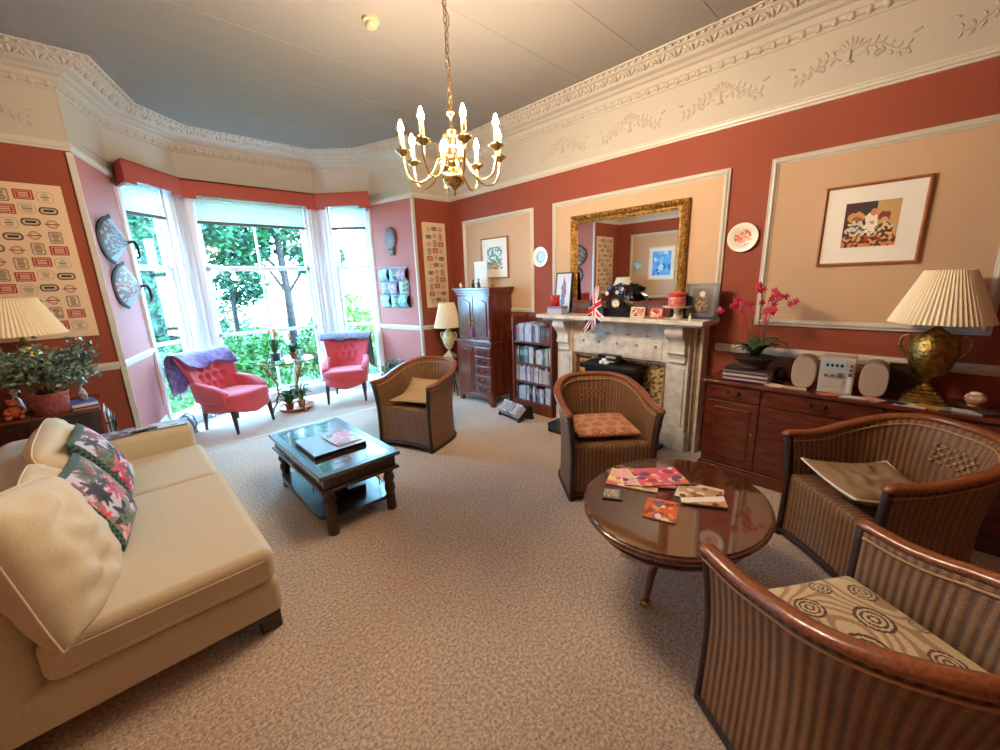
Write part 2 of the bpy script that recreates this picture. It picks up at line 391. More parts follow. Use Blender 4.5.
# cream frieze band on the other walls (above the picture rail)
w = MB()
w.box(XW-.012, XW, YB, YW, 2.75, ZC); w.box(XL, 0, YW-.012, YW, 2.75, ZC); w.box(3.18, XW, YW-.012, YW, 2.75, ZC)
w.box(XL, XL+.012, YB, YW, 2.75, ZC); w.box(XL, XW, YB, YB+.012, 2.75, ZC)
struct(w.build('trim_3', 'cream'))
for i, j, nm in ((0, 1, 'trim_4'), (4, 5, 'trim_5')):
    w = MB(); seg_wall(w, BAY[i], BAY[j], 2.75, ZC, .012, -.012); struct(w.build(nm, 'cream'))

# mouldings swept along the wall line
RING = [(XL, YB), (XL, YW), (0, YW)]+UP[1:5]+[(3.18, YW), (XW, YW), (XW, YB)]
RINGL = [(XL, YB), (XL, YW), (0, YW), BAY[1]]; RINGR = [BAY[4], (3.18, YW), (XW, YW), (XW, YB)]
def sweep(mb, line, prof, closed=False, mi=0):
    """prof: list of (inset, z); profile swept along the polyline"""
    rows = [[(*q, z) for q in offset_poly(line, d, closed)] for d, z in prof]
    mb.grid(rows, closed_v=closed, mi=mi); return mb
CORN = [(.0, 3.16), (.02, 3.165), (.03, 3.185), (.045, 3.19), (.05, 3.215), (.06, 3.22), (.07, 3.255), (.10, 3.262), (.12, 3.28),
        (.15, 3.285), (.17, 3.29), (.20, 3.315), (.26, 3.335), (.28, 3.337), (.30, 3.35), (.33, 3.351), (.335, ZC)]
cm = MB(); sweep(cm, RING, CORN, True); struct(cm.build('trim_6', 'cream_relief', smooth=False))
# egg-and-dart beads and the leaf band on the cornice
def along(line, step, closed=True, inset=0.):
    pl = offset_poly(line, inset, closed); n = len(pl); out = []
    for i in range(n if closed else n-1):
        a, b = Vector(pl[i]), Vector(pl[(i+1) % n]); L = (b-a).length; k = max(1, int(L/step)); d = (b-a)/L
        for q in range(k): out.append((a+d*(q+.5)*L/k, d))
    return out
eg = MB()
VIS = lambda p: (p.y > -.3 or p.x > 3) 
for p, d in along(RING, .085, True, .035):
    if VIS(p): eg.ell((p.x, p.y, 3.203), (.026, .026, .032), n=6, m=4)
for p, d in along(RING, .06, True, .315):
    if VIS(p): eg.ell((p.x, p.y, 3.343), (.018, .018, .012), n=5, m=3)
struct(eg.build('trim_7', 'cream_relief', smooth=True))
lf = MB()
for i, (p, d) in enumerate(along(RING, .13, True, .225)):
    if not VIS(p): continue
    nn = Vector((d.y, -d.x)); ang = math.atan2(d.y, d.x)
    T = Matrix.Rotation(ang, 3, 'Z') @ rot('X', -26)
    for k in (-1, 0, 1):
        lf.ell((p.x+d.x*.035*k, p.y+d.y*.035*k, 3.318+.003*abs(k)), (.014, .042, .012), n=6, m=4, T=T @ rot('Z', 35*k))
    lf.ell((p.x+d.x*.065-nn.x*.02, p.y+d.y*.065-nn.y*.02, 3.318), (.02, .02, .012), n=6, m=4, T=T)
struct(lf.build('trim_8', 'cream_relief', smooth=True))
# picture rail (cream) round the room
PR = [(.0, 2.74), (.012, 2.742), (.014, 2.755), (.026, 2.76), (.03, 2.778), (.018, 2.785), (.016, 2.80), (.008, 2.81), (.0, 2.825)]
for nm, ln in (('trim_9', RINGL), ('trim_10', RINGR)):
    cm = MB(); sweep(cm, ln, PR); struct(cm.build(nm, 'trim', smooth=False))
# frieze plaster relief: acanthus and scroll clusters
rl = MB()
def motif(c, d, s, flip=1):
    """acanthus cluster at c on a wall running along d"""
    c = Vector(c); d = Vector((d[0], d[1], 0)); nrm = Vector((d.y, -d.x, 0))
    B = Matrix((d, Vector((0, 0, 1)), nrm)).transposed()
    def lobe(x, z, a, l, wd, t=.006):
        rl.ell(c + d*x*s + Vector((0, 0, z*s)), (l*s, wd*s, t), n=7, m=4, T=B @ rot('Z', a))
    for k in range(-3, 4): lobe(.0+.018*k, .05+.03*(3-abs(k))/3, 90-24*k, .055, .013)
    lobe(0, .0, 90, .07, .012, .014); lobe(0, -.05, 0, .035, .016, .012)
    for sx in (-1, 1):
        q = [(c + d*(sx*s*(.05+.30*t)) + Vector((0, 0, s*(.05*sin(t*5.2)-.02))) ) for t in [i/12 for i in range(13)]]
        rl.tube(q, [.006*s/.9]*13, n=5)
        for t in (.18, .34, .5, .66, .82, 1.0):
            x = sx*(.05+.30*t); z = .05*sin(t*5.2)-.02
            for k in (-1, 1): lobe(x, z+.03*k, 90*k-sx*30*k, .030*(1.1-.4*t), .011)
        for j in range(9):
            a = j*.75; rl.ell(c+d*(sx*s*(.17+.028*cos(a)*(1-j*.07)))+Vector((0, 0, s*(-.045+.028*sin(a)*(1-j*.07)))), (.009*s, .009*s, .008), n=5, m=3)
        lobe(sx*.38, .03, 20*sx, .028, .01)
for k in range(9):
    y = 4.45-.78*k
    motif((XW-.012, y, 2.98), (0, -1), .82)
for x in (-.45,): motif((x, YW-.012, 2.98), (1, 0), .8)
for k in range(6): motif((XL+.012, 4.3-.78*k, 2.98), (0, 1), .82)
struct(rl.build('trim_11', 'cream_relief', smooth=True))
# dado rail, baseboard
DR = [(.0, .955), (.012, .957), (.014, .975), (.028, .98), (.03, 1.0), (.018, 1.006), (.012, 1.02), (0, 1.022)]
SK = [(0, 0), (.022, 0), (.022, .15), (.016, .165), (.016, .2), (.008, .22), (.006, .25), (0, .255)]
def cutr(nm, ln, prof, m='trim'):
    cm = MB(); sweep(cm, ln, prof); return struct(cm.build(nm, m))
cutr('trim_12', RINGL, DR, 'trim'); cutr('trim_13', [BAY[4], (3.18, YW), (XW, YW), (XW, 3.06)], DR)
cutr('trim_14', [(XW, 1.2), (XW, YB)], DR)
cutr('baseboard_left', RINGL, SK); cutr('baseboard_window', [BAY[4], (3.18, YW), (XW, YW), (XW, 2.78)], SK); cutr('baseboard_right', [(XW, 1.22), (XW, YB)], SK)
# corner beads on the bay openings
for nm, (x, y) in (('trim_15', (0, YW)), ('trim_16', (3.18, YW))):
    cm = MB(); cm.box(x-.022, x+.022, y-.022, y+.01, 0, 2.73); struct(cm.build(nm, 'trim', bevel=.006, seg=3))
# panel mouldings with beige infill
def loft_frame(mb, y0, y1, z0, z1, prof, X, sgn=-1, mi=0):
    rows = []
    for i, p in prof:
        rows.append([(X+sgn*p, a, b) for a, b in ((y0+i, z0+i), (y1-i, z0+i), (y1-i, z1-i), (y0+i, z1-i))])
    mb.grid(rows, closed_v=True, mi=mi)
MOULD = [(0, 0), (0, .018), (.006, .022), (.010, .016), (.016, .018), (.022, .028), (.030, .030), (.036, .024), (.040, .014), (.048, .012), (.05, .004), (.05, 0)]
def panel_r(nm, y0, y1, z0, z1):
    cm = MB(); loft_frame(cm, y0, y1, z0, z1, MOULD, XW); cm.box(XW-.004, XW, y0+.02, y1-.02, z0+.02, z1-.02, 1)
    return struct(cm.build(nm, ['trim', 'beige_wall']))
panel_r('trim_17', 3.31, 4.63, 1.22, 2.44)
panel_r('trim_18', 1.20, 3.02, 1.18, 2.44)
panel_r('trim_19', -.33, .92, 1.20, 2.44)
panel_r('trim_20', -2.3, -.62, 1.20, 2.44)
def panel_l(nm, y0, y1, z0, z1):
    cm = MB(); loft_frame(cm, y0, y1, z0, z1, MOULD, XL, 1); cm.box(XL, XL+.004, y0+.02, y1-.02, z0+.02, z1-.02, 1)
    return struct(cm.build(nm, ['trim', 'beige_wall']))
panel_l('trim_21', 2.6, 4.62, 1.15, 2.5); panel_l('trim_22', .2, 2.2, 1.15, 2.5)

# ------------------------------------------------------------------ bay windows
def bay_window(nm, A, B, vbar, casL, casR, jL=.02, jR=.02):
    """sash window between plan points; frame, sashes and a pane, built in wall space"""
    A2, B2 = Vector((*A, 0)), Vector((*B, 0)); d = (B2-A2).normalized(); n = Vector((-d.y, d.x, 0)); L = (B2-A2).length
    def bx(mb, u0, u1, w0, w1, z0, z1, mi=0):
        ps = [A2+d*u0+n*w0, A2+d*u1+n*w0, A2+d*u1+n*w1, A2+d*u0+n*w1]
        mb.prism([(p.x, p.y) for p in ps], z0, z1, mi)
    f = MB(); Z0, Z1 = .12, 2.80
    # wall piers beside the opening, with stepped white casing
    bx(f, -.03, casL, 0, .18, 0, Z1); bx(f, L-casR, L+.03, 0, .18, 0, Z1)
    for k in (0, 1):
        u = casL if k == 0 else L-casR; sg = 1 if k == 0 else -1
        a, b = sorted((u-sg*.07, u+sg*.0)); bx(f, a, b, -.03, .02, 0.0, Z1)
        a, b = sorted((u-sg*.055, u-sg*.04)); bx(f, a, b, -.04, 0, 0.0, Z1)
        a, b = sorted((u, u+sg*.03)); bx(f, a, b, .03, .16, .0, Z1)
    bx(f, casL, L-casR, .0, .18, 0, Z0); bx(f, casL-.03, L-casR+.03, -.05, .06, Z0-.02, Z0+.02)
    bx(f, casL, L-casR, .05, .16, Z1-.06, Z1)
    root = f.build(nm, 'white', bevel=.004); struct(root)
    s = MB(); a, b = casL+.03, L-casR-.03
    for (z0, z1, w0) in ((Z0+.02, 1.90, .06), (1.87, Z1-.06, .10)):
        bx(s, a, a+.045, w0, w0+.035, z0, z1); bx(s, b-.045, b, w0, w0+.035, z0, z1)
        bx(s, a, b, w0, w0+.035, z0, z0+.05); bx(s, a, b, w0, w0+.035, z1-.045, z1)
        if vbar: bx(s, (a+b)/2-.014, (a+b)/2+.014, w0+.003, w0+.032, z0, z1)
    bx(s, a, b, .06, .095, 1.0, 1.045)
    s.build('sash', 'white', root, bevel=.003)
    g = MB(); bx(g, a+.02, b-.02, .076, .080, Z0+.04, 1.88); bx(g, a+.02, b-.02, .116, .120, 1.89, Z1-.08)
    g.build('pane', 'glass', root)
    return A2, d, n, L
bay_window('window_1', BAY[1], BAY[2], False, .03, .17)
bay_window('window_2', BAY[2], BAY[3], True, .12, .12)
bay_window('window_3', BAY[3], BAY[4], False, .17, .03)
# corner posts where the bay windows meet
for nm, (x, y) in (('trim_23', BAY[2]), ('trim_24', BAY[3])):
    cm = MB(); cm.lathe([(.0, 0), (.055, 0), (.055, 2.85), (0, 2.85)], (x, y-.005, 0), n=16); struct(cm.build(nm, 'white', smooth=True))
# pelmet
PELM = [(.235, 5.36), (.345, 5.42), (.83, 6.05), (2.36, 6.05), (2.87, 5.50), (2.935, 5.44)]
PELM = [(.275, 5.80), (.335, 5.48), (.84, 6.05), (2.33, 6.05), (2.85, 5.48), (2.985, 5.80)]
cm = MB(); inn = offset_poly(PELM, -.03)
for i in range(5):
    A, B = Vector(PELM[i]), Vector(PELM[i+1]); Ai, Bi = Vector(inn[i]), Vector(inn[i+1])
    cm.prism([tuple(A), tuple(B), tuple(Bi), tuple(Ai)], 2.70 if i in (1, 2, 3) else 2.665, 2.87)
    if i in (1, 2, 3):
        L = (B-A).length
        for t0, t1 in ((0, .13/L), (1-.13/L, 1)):
            cm.prism([tuple(A.lerp(B, t0)), tuple(A.lerp(B, t1)), tuple(Ai.lerp(Bi, t1)), tuple(Ai.lerp(Bi, t0))], 2.665, 2.7005)
tp = offset_poly(PELM, -.25)
for i in range(5): cm.prism([PELM[i], PELM[i+1], tp[i+1], tp[i]], 2.855, 2.872)
struct(cm.build('trim_25', 'pelmet'))
# blinds
def blind(A, B, c0, c1, label):
    A2, B2 = Vector((*A, 0)), Vector((*B, 0)); d = (B2-A2).normalized(); n = Vector((-d.y, d.x, 0)); L = (B2-A2).length
    mid = A2+d*((c0+L-c1)/2); rz = math.atan2(d.y, d.x)
    t = thing('window_blind', label, 'blind', (mid.x, mid.y, 2.44), rz)
    hw = (L-c0-c1)/2; m = MB(); P = []
    for k in range(29): P.append([(u, .03+(.009 if k % 2 else -.009), .02+k*.0115) for u in (-hw, hw)])
    m.grid(P); m.build('pleated_fabric', 'blind', t)
    m = MB(); m.box(-hw-.005, hw+.005, .012, .045, -.012, .022); m.build('bottom_rail', mat('brown_rail', (96, 84, 82), .5), t, bevel=.004)
    m = MB(); m.box(-hw-.005, hw+.005, .008, .05, .33, .36); m.build('head_rail', 'white', t, bevel=.004)
blind(BAY[1], BAY[2], .07, .21, 'pale pleated blind half drawn over the narrow left bay window')
blind(BAY[2], BAY[3], .16, .16, 'wide pale pleated blind drawn over the top of the middle bay window')
blind(BAY[3], BAY[4], .21, .07, 'pale pleated blind drawn over the narrow right bay window beside the pink wall')
# ================================================================== CHANDELIER
ct = thing('chandelier', 'eight armed polished brass chandelier with lit candle bulbs hanging on a chain', 'chandelier', (1.625, 2.045, ZC))
Z = lambda z: z-ZC+.018
m = MB(); m.lathe([(0, Z(2.105)), (.006, Z(2.11)), (.012, Z(2.12)), (.005, Z(2.13)), (.01, Z(2.14)), (.022, Z(2.15)), (.05, Z(2.165)), (.068, Z(2.19)), (.07, Z(2.21)), (.055, Z(2.235)), (.03, Z(2.25)),
   (.02, Z(2.26)), (.028, Z(2.275)), (.04, Z(2.285)), (.03, Z(2.30)), (.016, Z(2.31)), (.02, Z(2.34)), (.03, Z(2.36)), (.034, Z(2.38)), (.02, Z(2.40)), (.012, Z(2.43)), (.018, Z(2.45)), (.028, Z(2.46)), (.014, Z(2.475)),
   (.008, Z(2.49)), (.008, Z(2.53)), (.016, Z(2.54)), (.03, Z(2.555)), (.024, Z(2.565)), (.008, Z(2.575)), (.006, Z(2.60)), (0, Z(2.60))], n=24)
m.build('central_column', 'brass', ct, smooth=True)
m = MB()
for k in range(8):
    a = k*pi/4+.2
    m.tube([(cos(a)*r, sin(a)*r, Z(z)) for r, z in ((.016, 2.29), (.05, 2.29), (.06, 2.33), (.045, 2.38), (.055, 2.42), (.04, 2.45), (.03, 2.43))], .005, n=6)
m.build('scroll_ornament', 'brass', ct, smooth=True)
for k in range(8):
    a = k*pi/4+radians(18)-YAW
    pl = [(.02, 2.30), (.05, 2.315), (.085, 2.30), (.11, 2.25), (.15, 2.20), (.20, 2.175), (.25, 2.185), (.275, 2.22), (.288, 2.27), (.29, 2.315)]
    # smooth the arm with catmull-rom
    pts = []
    for i in range(len(pl)-1):
        p0, p1, p2, p3 = pl[max(i-1, 0)], pl[i], pl[i+1], pl[min(i+2, len(pl)-1)]
        for q in range(4):
            t = q/4
            f = lambda j: .5*((2*p1[j])+(-p0[j]+p2[j])*t+(2*p0[j]-5*p1[j]+4*p2[j]-p3[j])*t*t+(-p0[j]+3*p1[j]-3*p2[j]+p3[j])*t**3)
            pts.append((f(0), f(1)))
    pts.append(pl[-1])
    am = MB(); am.tube([(cos(a)*r, sin(a)*r, Z(z)) for r, z in pts], .0065, n=8)
    arm = am.build('arm', 'brass', ct, smooth=True)
    c = (cos(a)*.29, sin(a)*.29, 0)
    d = MB(); d.lathe([(0, Z(2.305)), (.012, Z(2.31)), (.03, Z(2.325)), (.044, Z(2.335)), (.043, Z(2.339)), (.02, Z(2.333)), (.012, Z(2.34)), (.017, Z(2.35)), (.016, Z(2.36)), (0, Z(2.36))], c, n=18); d.build('drip_pan', 'brass', arm, smooth=True)
    d = MB(); d.lathe([(0, Z(2.355)), (.0125, Z(2.355)), (.0125, Z(2.425)), (0, Z(2.427))], c, n=12); d.build('candle_sleeve', 'candle', arm, smooth=True)
    d = MB(); d.lathe([(0, Z(2.426)), (.008, Z(2.43)), (.015, Z(2.444)), (.016, Z(2.455)), (.010, Z(2.475)), (.004, Z(2.492)), (0, Z(2.496))], c, n=10); d.build('candle_bulb', 'flame', arm, smooth=True)
m = MB()
z = 2.60; k = 0
while z < 3.30:
    T = rot('Z', 90*(k % 2)+20)
    m.tube([T @ Vector((.011*cos(a), 0, .022*sin(a)))+Vector((.003*sin(k*.9), 0, Z(z+.018))) for a in [i*pi/5 for i in range(11)]], .0028, n=5, caps=False); z += .036; k += 1
m.tube([(.015*sin(i*1.1)+.006, .012*cos(i*.8), Z(2.56+i*.036)) for i in range(21)], .0025, n=5)
m.build('chain', mat('dark_brass_chain', (110, 84, 50), .4, .8), ct, smooth=True)
m = MB(); m.lathe([(0, Z(3.29)), (.012, Z(3.29)), (.03, Z(3.31)), (.055, Z(3.34)), (.06, 0), (0, 0)], n=20); m.build('ceiling_canopy', 'brass', ct, smooth=True)
# smoke detector
t = thing('smoke_detector', 'small round cream smoke detector on the ceiling', 'smoke detector', (1.62, 2.84, ZC))
m = MB(); m.lathe([(0, 0), (.055, 0), (.055, -.018), (.05, -.022), (0, -.022)]); m.build('base', 'aged_plastic', t, smooth=False)
m = MB(); m.lathe([(0, -.02), (.036, -.022), (.036, -.045), (.028, -.055), (0, -.056)]); m.build('sensor_cap', 'aged_plastic', t, smooth=False)

# ================================================================== WICKER TUB CHAIRS
def sstep(t, a=0., b=1.): t = min(1, max(0, (t-a)/(b-a))); return t*t*(3-2*t)
def tub_path(n=65, w=.315, yf=-.30, yc=.0, yb=.315):
    """list of (x,y,s) with s in 0..1 = how far back, from left front to right front"""
    L1 = yc-yf; La = pi*.5*(w+yb-yc)*1.0; tot = 2*L1+La; out = []
    for i in range(n):
        l = tot*i/(n-1)
        if l < L1: x, y, s = -w, yf+l, l/(tot/2)
        elif l > tot-L1: x, y, s = w, yf+(tot-l), (tot-l)/(tot/2)
        else:
            a = pi-(l-L1)/La*pi; e = .86
            ca, sa = cos(a), sin(a); x = w*(abs(ca)**e)*(1 if ca > 0 else -1); y = yc+(yb-yc)*(sa**e if sa > 0 else 0); s = 1-abs(l-tot/2)/(tot/2)
        out.append((x, y, s, l))
    return out
def flare(z): return .055*max(0, (z-.36)/.44)**1.6 + .008*max(0, (.34-z)/.34)**2
def rimz(s): return .665+.135*sstep(s, .12, .85)
def shell_pt(x, y, s, z, off=0.):
    o = flare(z)+off; r = Vector((x, max(y, 0)*1.0)); 
    nx, ny = (x/.315)*(1 if y < 0 else abs(x)/.315*.0+1), (max(0, y)/.315)
    k = math.hypot(nx, ny) or 1
    yy = y+ny/k*o*(1+.5*s*sstep(z, .4, .8))
    if y < -.0: yy = y - (o+.0)*.55*min(1, -y/.3)
    return Vector((x+nx/k*o, yy, z))
def make_tub(label):
    t = thing('wicker_tub_chair', label, 'chair', group='wicker tub chairs')
    pa = tub_path()
    vs = [0, .06, .12, .2, .28, .36, .44, .52, .6, .68, .76, .84, .92, 1]
    m = MB(); P = []; U = []
    for x, y, s, l in pa:
        zr = rimz(s)-.01; row = []; uv = []
        for q in vs: z = .012+(zr-.012)*q; row.append(shell_pt(x, y, s, z)); uv.append((l, z))
        for q in reversed(vs):
            if q < .5 and q > 0: continue
            z = .38+(zr-.38)*q; row.append(shell_pt(x, y, s, z, -.032)); uv.append((l, z+.03))
        P.append(row); U.append(uv)
    m.grid(P, UV=U); m.build('wicker_shell', 'wicker', t, smooth=True)
    # front panel with a shallow arch at the bottom
    m = MB(); P = []; U = []; N = 24
    for i in range(N+1):
        x = -.305+.61*i/N; z0 = .035+.03*(1-(2*i/N-1)**2)
        row = []; uv = []
        for j in range(9):
            z = z0+(.405-z0)*j/8; f = flare(z); row.append(Vector((x*(1+f*1.5), -.295-f*.55, z))); uv.append((x, z))
        for yy, zz in ((-.285, .418), (-.26, .422), (-.2, .418), (0, .40), (.27, .39)):
            lim = 1 if yy < 0 else math.sqrt(max(.02, 1-(yy/.33)**2)); row.append(Vector((x*lim*.97, yy, zz))); uv.append((x, .41-(yy+.29)))
        P.append(row); U.append(uv)
    m.grid(P, UV=U); m.build('seat_panel', 'wicker', t, smooth=True)
    m = MB(); m.tube([Vector((x, -.302-flare(z)*.55, z)) for x, z in [(-.30+.6*i/16, .035+.03*(1-(2*i/16-1)**2)) for i in range(17)]], .016, n=6)
    m.tube([shell_pt(x, y, s, .016) for x, y, s, l in pa], .017, n=6)
    m.build('base_band', 'wicker_dark', t, smooth=True)
    for sx in (0, -1):
        x, y, s, l = pa[sx]; m = MB(); q = MB()
        pts = [shell_pt(x, y, s, z, -.012)+Vector((0, -.008, 0)) for z in [0, .1, .2, .3, .4, .5, .6, .655]]
        m.tube(pts, [.021, .02, .019, .019, .02, .021, .022, .022], n=8); m.build('front_post', 'wicker_dark', t, smooth=True)
    # polished rail: flattened cane, following the rim with rounded tips
    m = MB(); rp = [shell_pt(x, y, s, rimz(s)+.004, -.012) for x, y, s, l in pa]
    rp = [rp[0]+Vector((0, -.03, -.006))]+rp+[rp[-1]+Vector((0, -.03, -.006))]
    n = len(rp); m.tube(rp, [.02]+[.031]*(n-2)+[.02], n=12, flat=.62, up=(0, 0, 1))
    m.build('top_rail', 'rattan_rail', t, smooth=True)
    m = MB()
    for off in (-.036, .006):
        m.tube([shell_pt(x, y, s, rimz(s)-.035, off) for x, y, s, l in pa], .0055, n=5)
    # woven lozenge on the inside back
    for r_ in range(5):
        for c_ in range(5):
            l = (c_-2)*.045+(r_ % 2)*.022; s = 1-abs(l)/.82; a = l/.315
            p = shell_pt(.315*sin(a), .315*cos(a), s, .60+r_*.022, -.037)
            m.ell(p, (.011, .006, .007), n=6, m=4, T=rot('Z', -math.degrees(a)))
    m.build('cane_edging', mat('pale_cane', (176, 130, 84), .5), t, smooth=True)
    return t
tub0 = make_tub('wicker tub chair with a plain tan cushion, beside the dark wooden coffee table')
def face(fx, fy): return math.atan2(fy, fx)+pi/2
TUBS = [((2.18, 3.50), (-.93, -.36), None),
        ((2.66, 1.63), (-.65, -.76), 'wicker tub chair with an orange circle patterned cushion, in front of the fireplace'),
        ((2.79, -.02), (-.70, .71), 'wicker tub chair with a piped taupe cushion, in front of the sideboard'),
        ((1.47, -.05), (.565, .825), 'nearest wicker tub chair, seen from behind, holding a swirl patterned cushion')]
tubs = []
for i, ((x, y), f, lb) in enumerate(TUBS):
    c = tub0 if i == 0 else copy_tree(tub0)
    place(c, (x, y, 0), face(*f), lb or tub0['label']); tubs.append(c)

# ------------------------------------------------------------------ cushions
def pillow(mb, w, h, t, n=20, colf=None, pinch=.07, flop=0., seed=0, wrinkle=0., T=None, c=(0, 0, 0), power=.42, mi=0, rnd=0.):
    """soft square cushion lying in the local xy plane"""
    c = Vector(c)
    for side in (1, -1):
        P = []
        for i in range(n+1):
            u = -1+2*i/n; row = []
            for j in range(n+1):
                v = -1+2*j/n
                k_ = 1-rnd*(u*u*v*v)**1.5; x = w/2*u*(1-pinch*(1-v*v))*k_; y = h/2*v*(1-pinch*(1-u*u))*k_
                z = side*t/2*(max(0, (1-u*u)*(1-v*v)))**power
                if wrinkle: z += side*wrinkle*(ns(u*2.5+seed, v*4, side*3)*(1-u*u)*(1-v*v)**.5)
                z += -flop*(u*u+v*v)*.5
                p = Vector((x, y, z)); row.append((T @ p if T is not None else p)+c)
            P.append(row)
        mb.grid(P, colf=colf, mi=mi)
    return mb
def edge_cord(mb, w, h, pinch, r, T=None, c=(0, 0, 0), flop=0., n=14, mi=0, rnd=0.):
    c = Vector(c); pts = []
    for k in range(4):
        for i in range(n):
            s = -1+2*i/n
            u, v = ((s, -1), (1, s), (-s, 1), (-1, -s))[k]
            k_ = 1-rnd*(u*u*v*v)**1.5; p = Vector((w/2*u*(1-pinch*(1-v*v))*k_, h/2*v*(1-pinch*(1-u*u))*k_, -flop*(u*u+v*v)*.5)); pts.append((T @ p if T is not None else p)+c)
    pts.append(pts[0]); mb.tube(pts, r, n=6, caps=False, mi=mi)
def swirl(base, line, dark, seeds, scale):
    def f(u, v):
        d = min(((u-a)**2+(v-b)**2)**.5/r for a, b, r in seeds)
        if d < 1: return dark if (d*3.0) % 1 > .55 or d > .82 else base
        g = sum(math.sin(6*((u-a)**2+(v-b)**2)**.5*scale) for a, b, r in seeds)
        return line if (g*1.1) % 1 > .6 else base
    return f
R = random.Random(5)
sd = [(.12, .2, .085), (.36, .1, .07), (.3, .42, .11), (.6, .25, .09), (.55, .6, .12), (.85, .15, .07), (.86, .5, .09), (.2, .75, .09), (.45, .88, .07), (.78, .82, .1), (.06, .5, .05)]
# cushion of the nearest chair
C4, F4 = Vector((1.47, -.05, 0)), Vector((.565, .825, 0))
t = thing('seat_cushion', 'cream and brown swirl patterned seat cushion in the nearest wicker chair', 'cushion', (1.47+.02, -.05+.03, .43), face(.565, .825), 'patterned seat cushions')
m = MB(); pillow(m, .52, .50, .085, n=110, pinch=.03, power=.3, colf=swirl((214, 190, 150), (172, 134, 98), (88, 44, 32), sd, 1.6)); m2 = m
m.build('cover', 'paint_cloth', t, smooth=True, )
for o_ in [t]: o_.location.z = .475
t = thing('seat_cushion', 'orange brown cushion printed with dark circles in the wicker chair by the fireplace', 'cushion', (2.665, 1.64, .47), face(-.65, -.76), 'patterned seat cushions')
m = MB(); pillow(m, .48, .46, .075, n=100, pinch=.02, power=.3, colf=swirl((216, 154, 116), (192, 128, 94), (104, 48, 36), [(a*.24+.06+.08*(b % 2), b*.24+.08, .075) for a in range(4) for b in range(4)], 2))
m.build('cover', 'paint_cloth', t, smooth=True)
t = thing('seat_cushion', 'buttoned taupe seat cushion edged with white cord, in the chair before the sideboard', 'cushion', (2.74, .04, .485), face(-.70, .71)-.14)
def tuft(m, w, h, th, **k):
    pillow(m, w, h, th, n=28, **k)
    for i, p in enumerate(m.v):
        for bx_, by_ in ((-.1, -.09), (.1, -.09), (0, .0), (-.1, .1), (.1, .1)):
            d = math.hypot(p.x-bx_, p.y-by_); p.z += -.022*math.exp(-(d/.035)**2)*(1 if p.z > 0 else 0)
m = MB(); tuft(m, .46, .44, .13, pinch=.07, flop=-.05, power=.5, wrinkle=.03); m.build('cover', 'taupe_cloth', t, smooth=True)
m = MB(); edge_cord(m, .46, .44, .07, .006, flop=-.05); m.build('piping', 'white_cord', t, smooth=True)
t = thing('seat_cushion', 'plain tan seat cushion propped up in the wicker chair by the coffee table', 'cushion', (2.17, 3.47, .48), face(-.93, -.36)+.1)
m = MB(); pillow(m, .46, .46, .06, n=20, pinch=.05, flop=-.0)
for p in m.v: p.z += max(0, p.y+.02)**1.6*1.15
m.build('cover', 'beige_cloth', t, smooth=True)
m = MB(); edge_cord(m, .46, .46, .05, .005)
for p in m.v: p.z += max(0, p.y+.02)**1.6*1.15
m.build('piping', 'beige_cloth', t, smooth=True)

# ================================================================== SOFA
sf = thing('sofa', 'large beige fabric sofa along the left, open at its near end', 'sofa', (-.2, 2.9, 0))
m = MB(); m.box(-.70, .35, 1.93, 4.10, .10, .285); m.build('base', 'sofa', sf, world=True, bevel=.035, seg=4)
m = MB(); m.box(-.40, .345, 1.91, 3.07, .285, .455); m.build('seat_cushion', 'sofa', sf, world=True, bevel=.045, seg=5)
m = MB(); m.box(-.40, .335, 3.085, 3.82, .285, .445); m.build('seat_cushion', 'sofa', sf, world=True, bevel=.045, seg=5)
m = MB(); m.box(-.71, -.39, 1.92, 4.08, .10, .70); m.build('back', 'sofa', sf, world=True, bevel=.11, seg=6)
m = MB(); m.box(-.66, .31, 3.84, 4.10, .12, .60); m.build('arm', 'sofa', sf, world=True, bevel=.05, seg=5)
for x, y in ((.29, 2.0), (-.6, 2.0), (.29, 4.02), (-.6, 4.02)):
    m = MB(); m.box(x-.045, x+.045, y-.045, y+.045, 0, .105)
    m.box(x-.16, x+.045, y-.05, y+.045, .075, .108); m.build('foot', 'dark_wood', sf, world=True, bevel=.008)
m = MB()
m.tube([(-.36, 1.908, .408), (.30, 1.908, .408)], .0035, n=5); m.tube([(-.36, 1.908, .325), (.30, 1.908, .325)], .003, n=5)
m.build('piping', 'sofa', sf, world=True)
def orient(nrm, up=(0, 0, 1)):
    z = Vector(nrm).normalized(); y = (Vector(up)-z*z.dot(Vector(up))).normalized(); x = y.cross(z); return Matrix((x, y, z)).transposed()
def scatter(label, c, w, h, t, nrm, matn, up=(0, 0, 1), colf=None, group=None, cord=None, wr=.02, seed=1, power=.42, name='scatter_cushion', pinch=.07, part='cover', rnd=0.):
    o = thing(name, label, 'cushion', c, 0, group); T = orient(nrm, up)
    m = MB(); pillow(m, w, h, t, n=26 if not colf else 70, colf=colf, T=T, wrinkle=wr, seed=seed, power=power, pinch=pinch, rnd=rnd); m.build(part, matn, o, smooth=True)
    if cord: m = MB(); edge_cord(m, w, h, pinch, .005, T=T, rnd=rnd); m.build('piping', cord, o, smooth=True)
    return o
scatter('big slumped beige back cushion with a piped edge at the near end of the sofa', (-.315, 2.14, .67), .60, .58, .25, (.95, -.16, .26), 'sofa', up=(-.05, .22, 1), cord='sofa', wr=.045, seed=2, rnd=.06, pinch=.03, name='back_cushion')
scatter('wide beige back cushion at the far end of the sofa behind the floral ones', (-.31, 3.30, .655), 1.0, .50, .22, (.93, .0, .40), 'sofa', cord='sofa', wr=.07, seed=5, rnd=.12, pinch=.01, name='back_cushion')
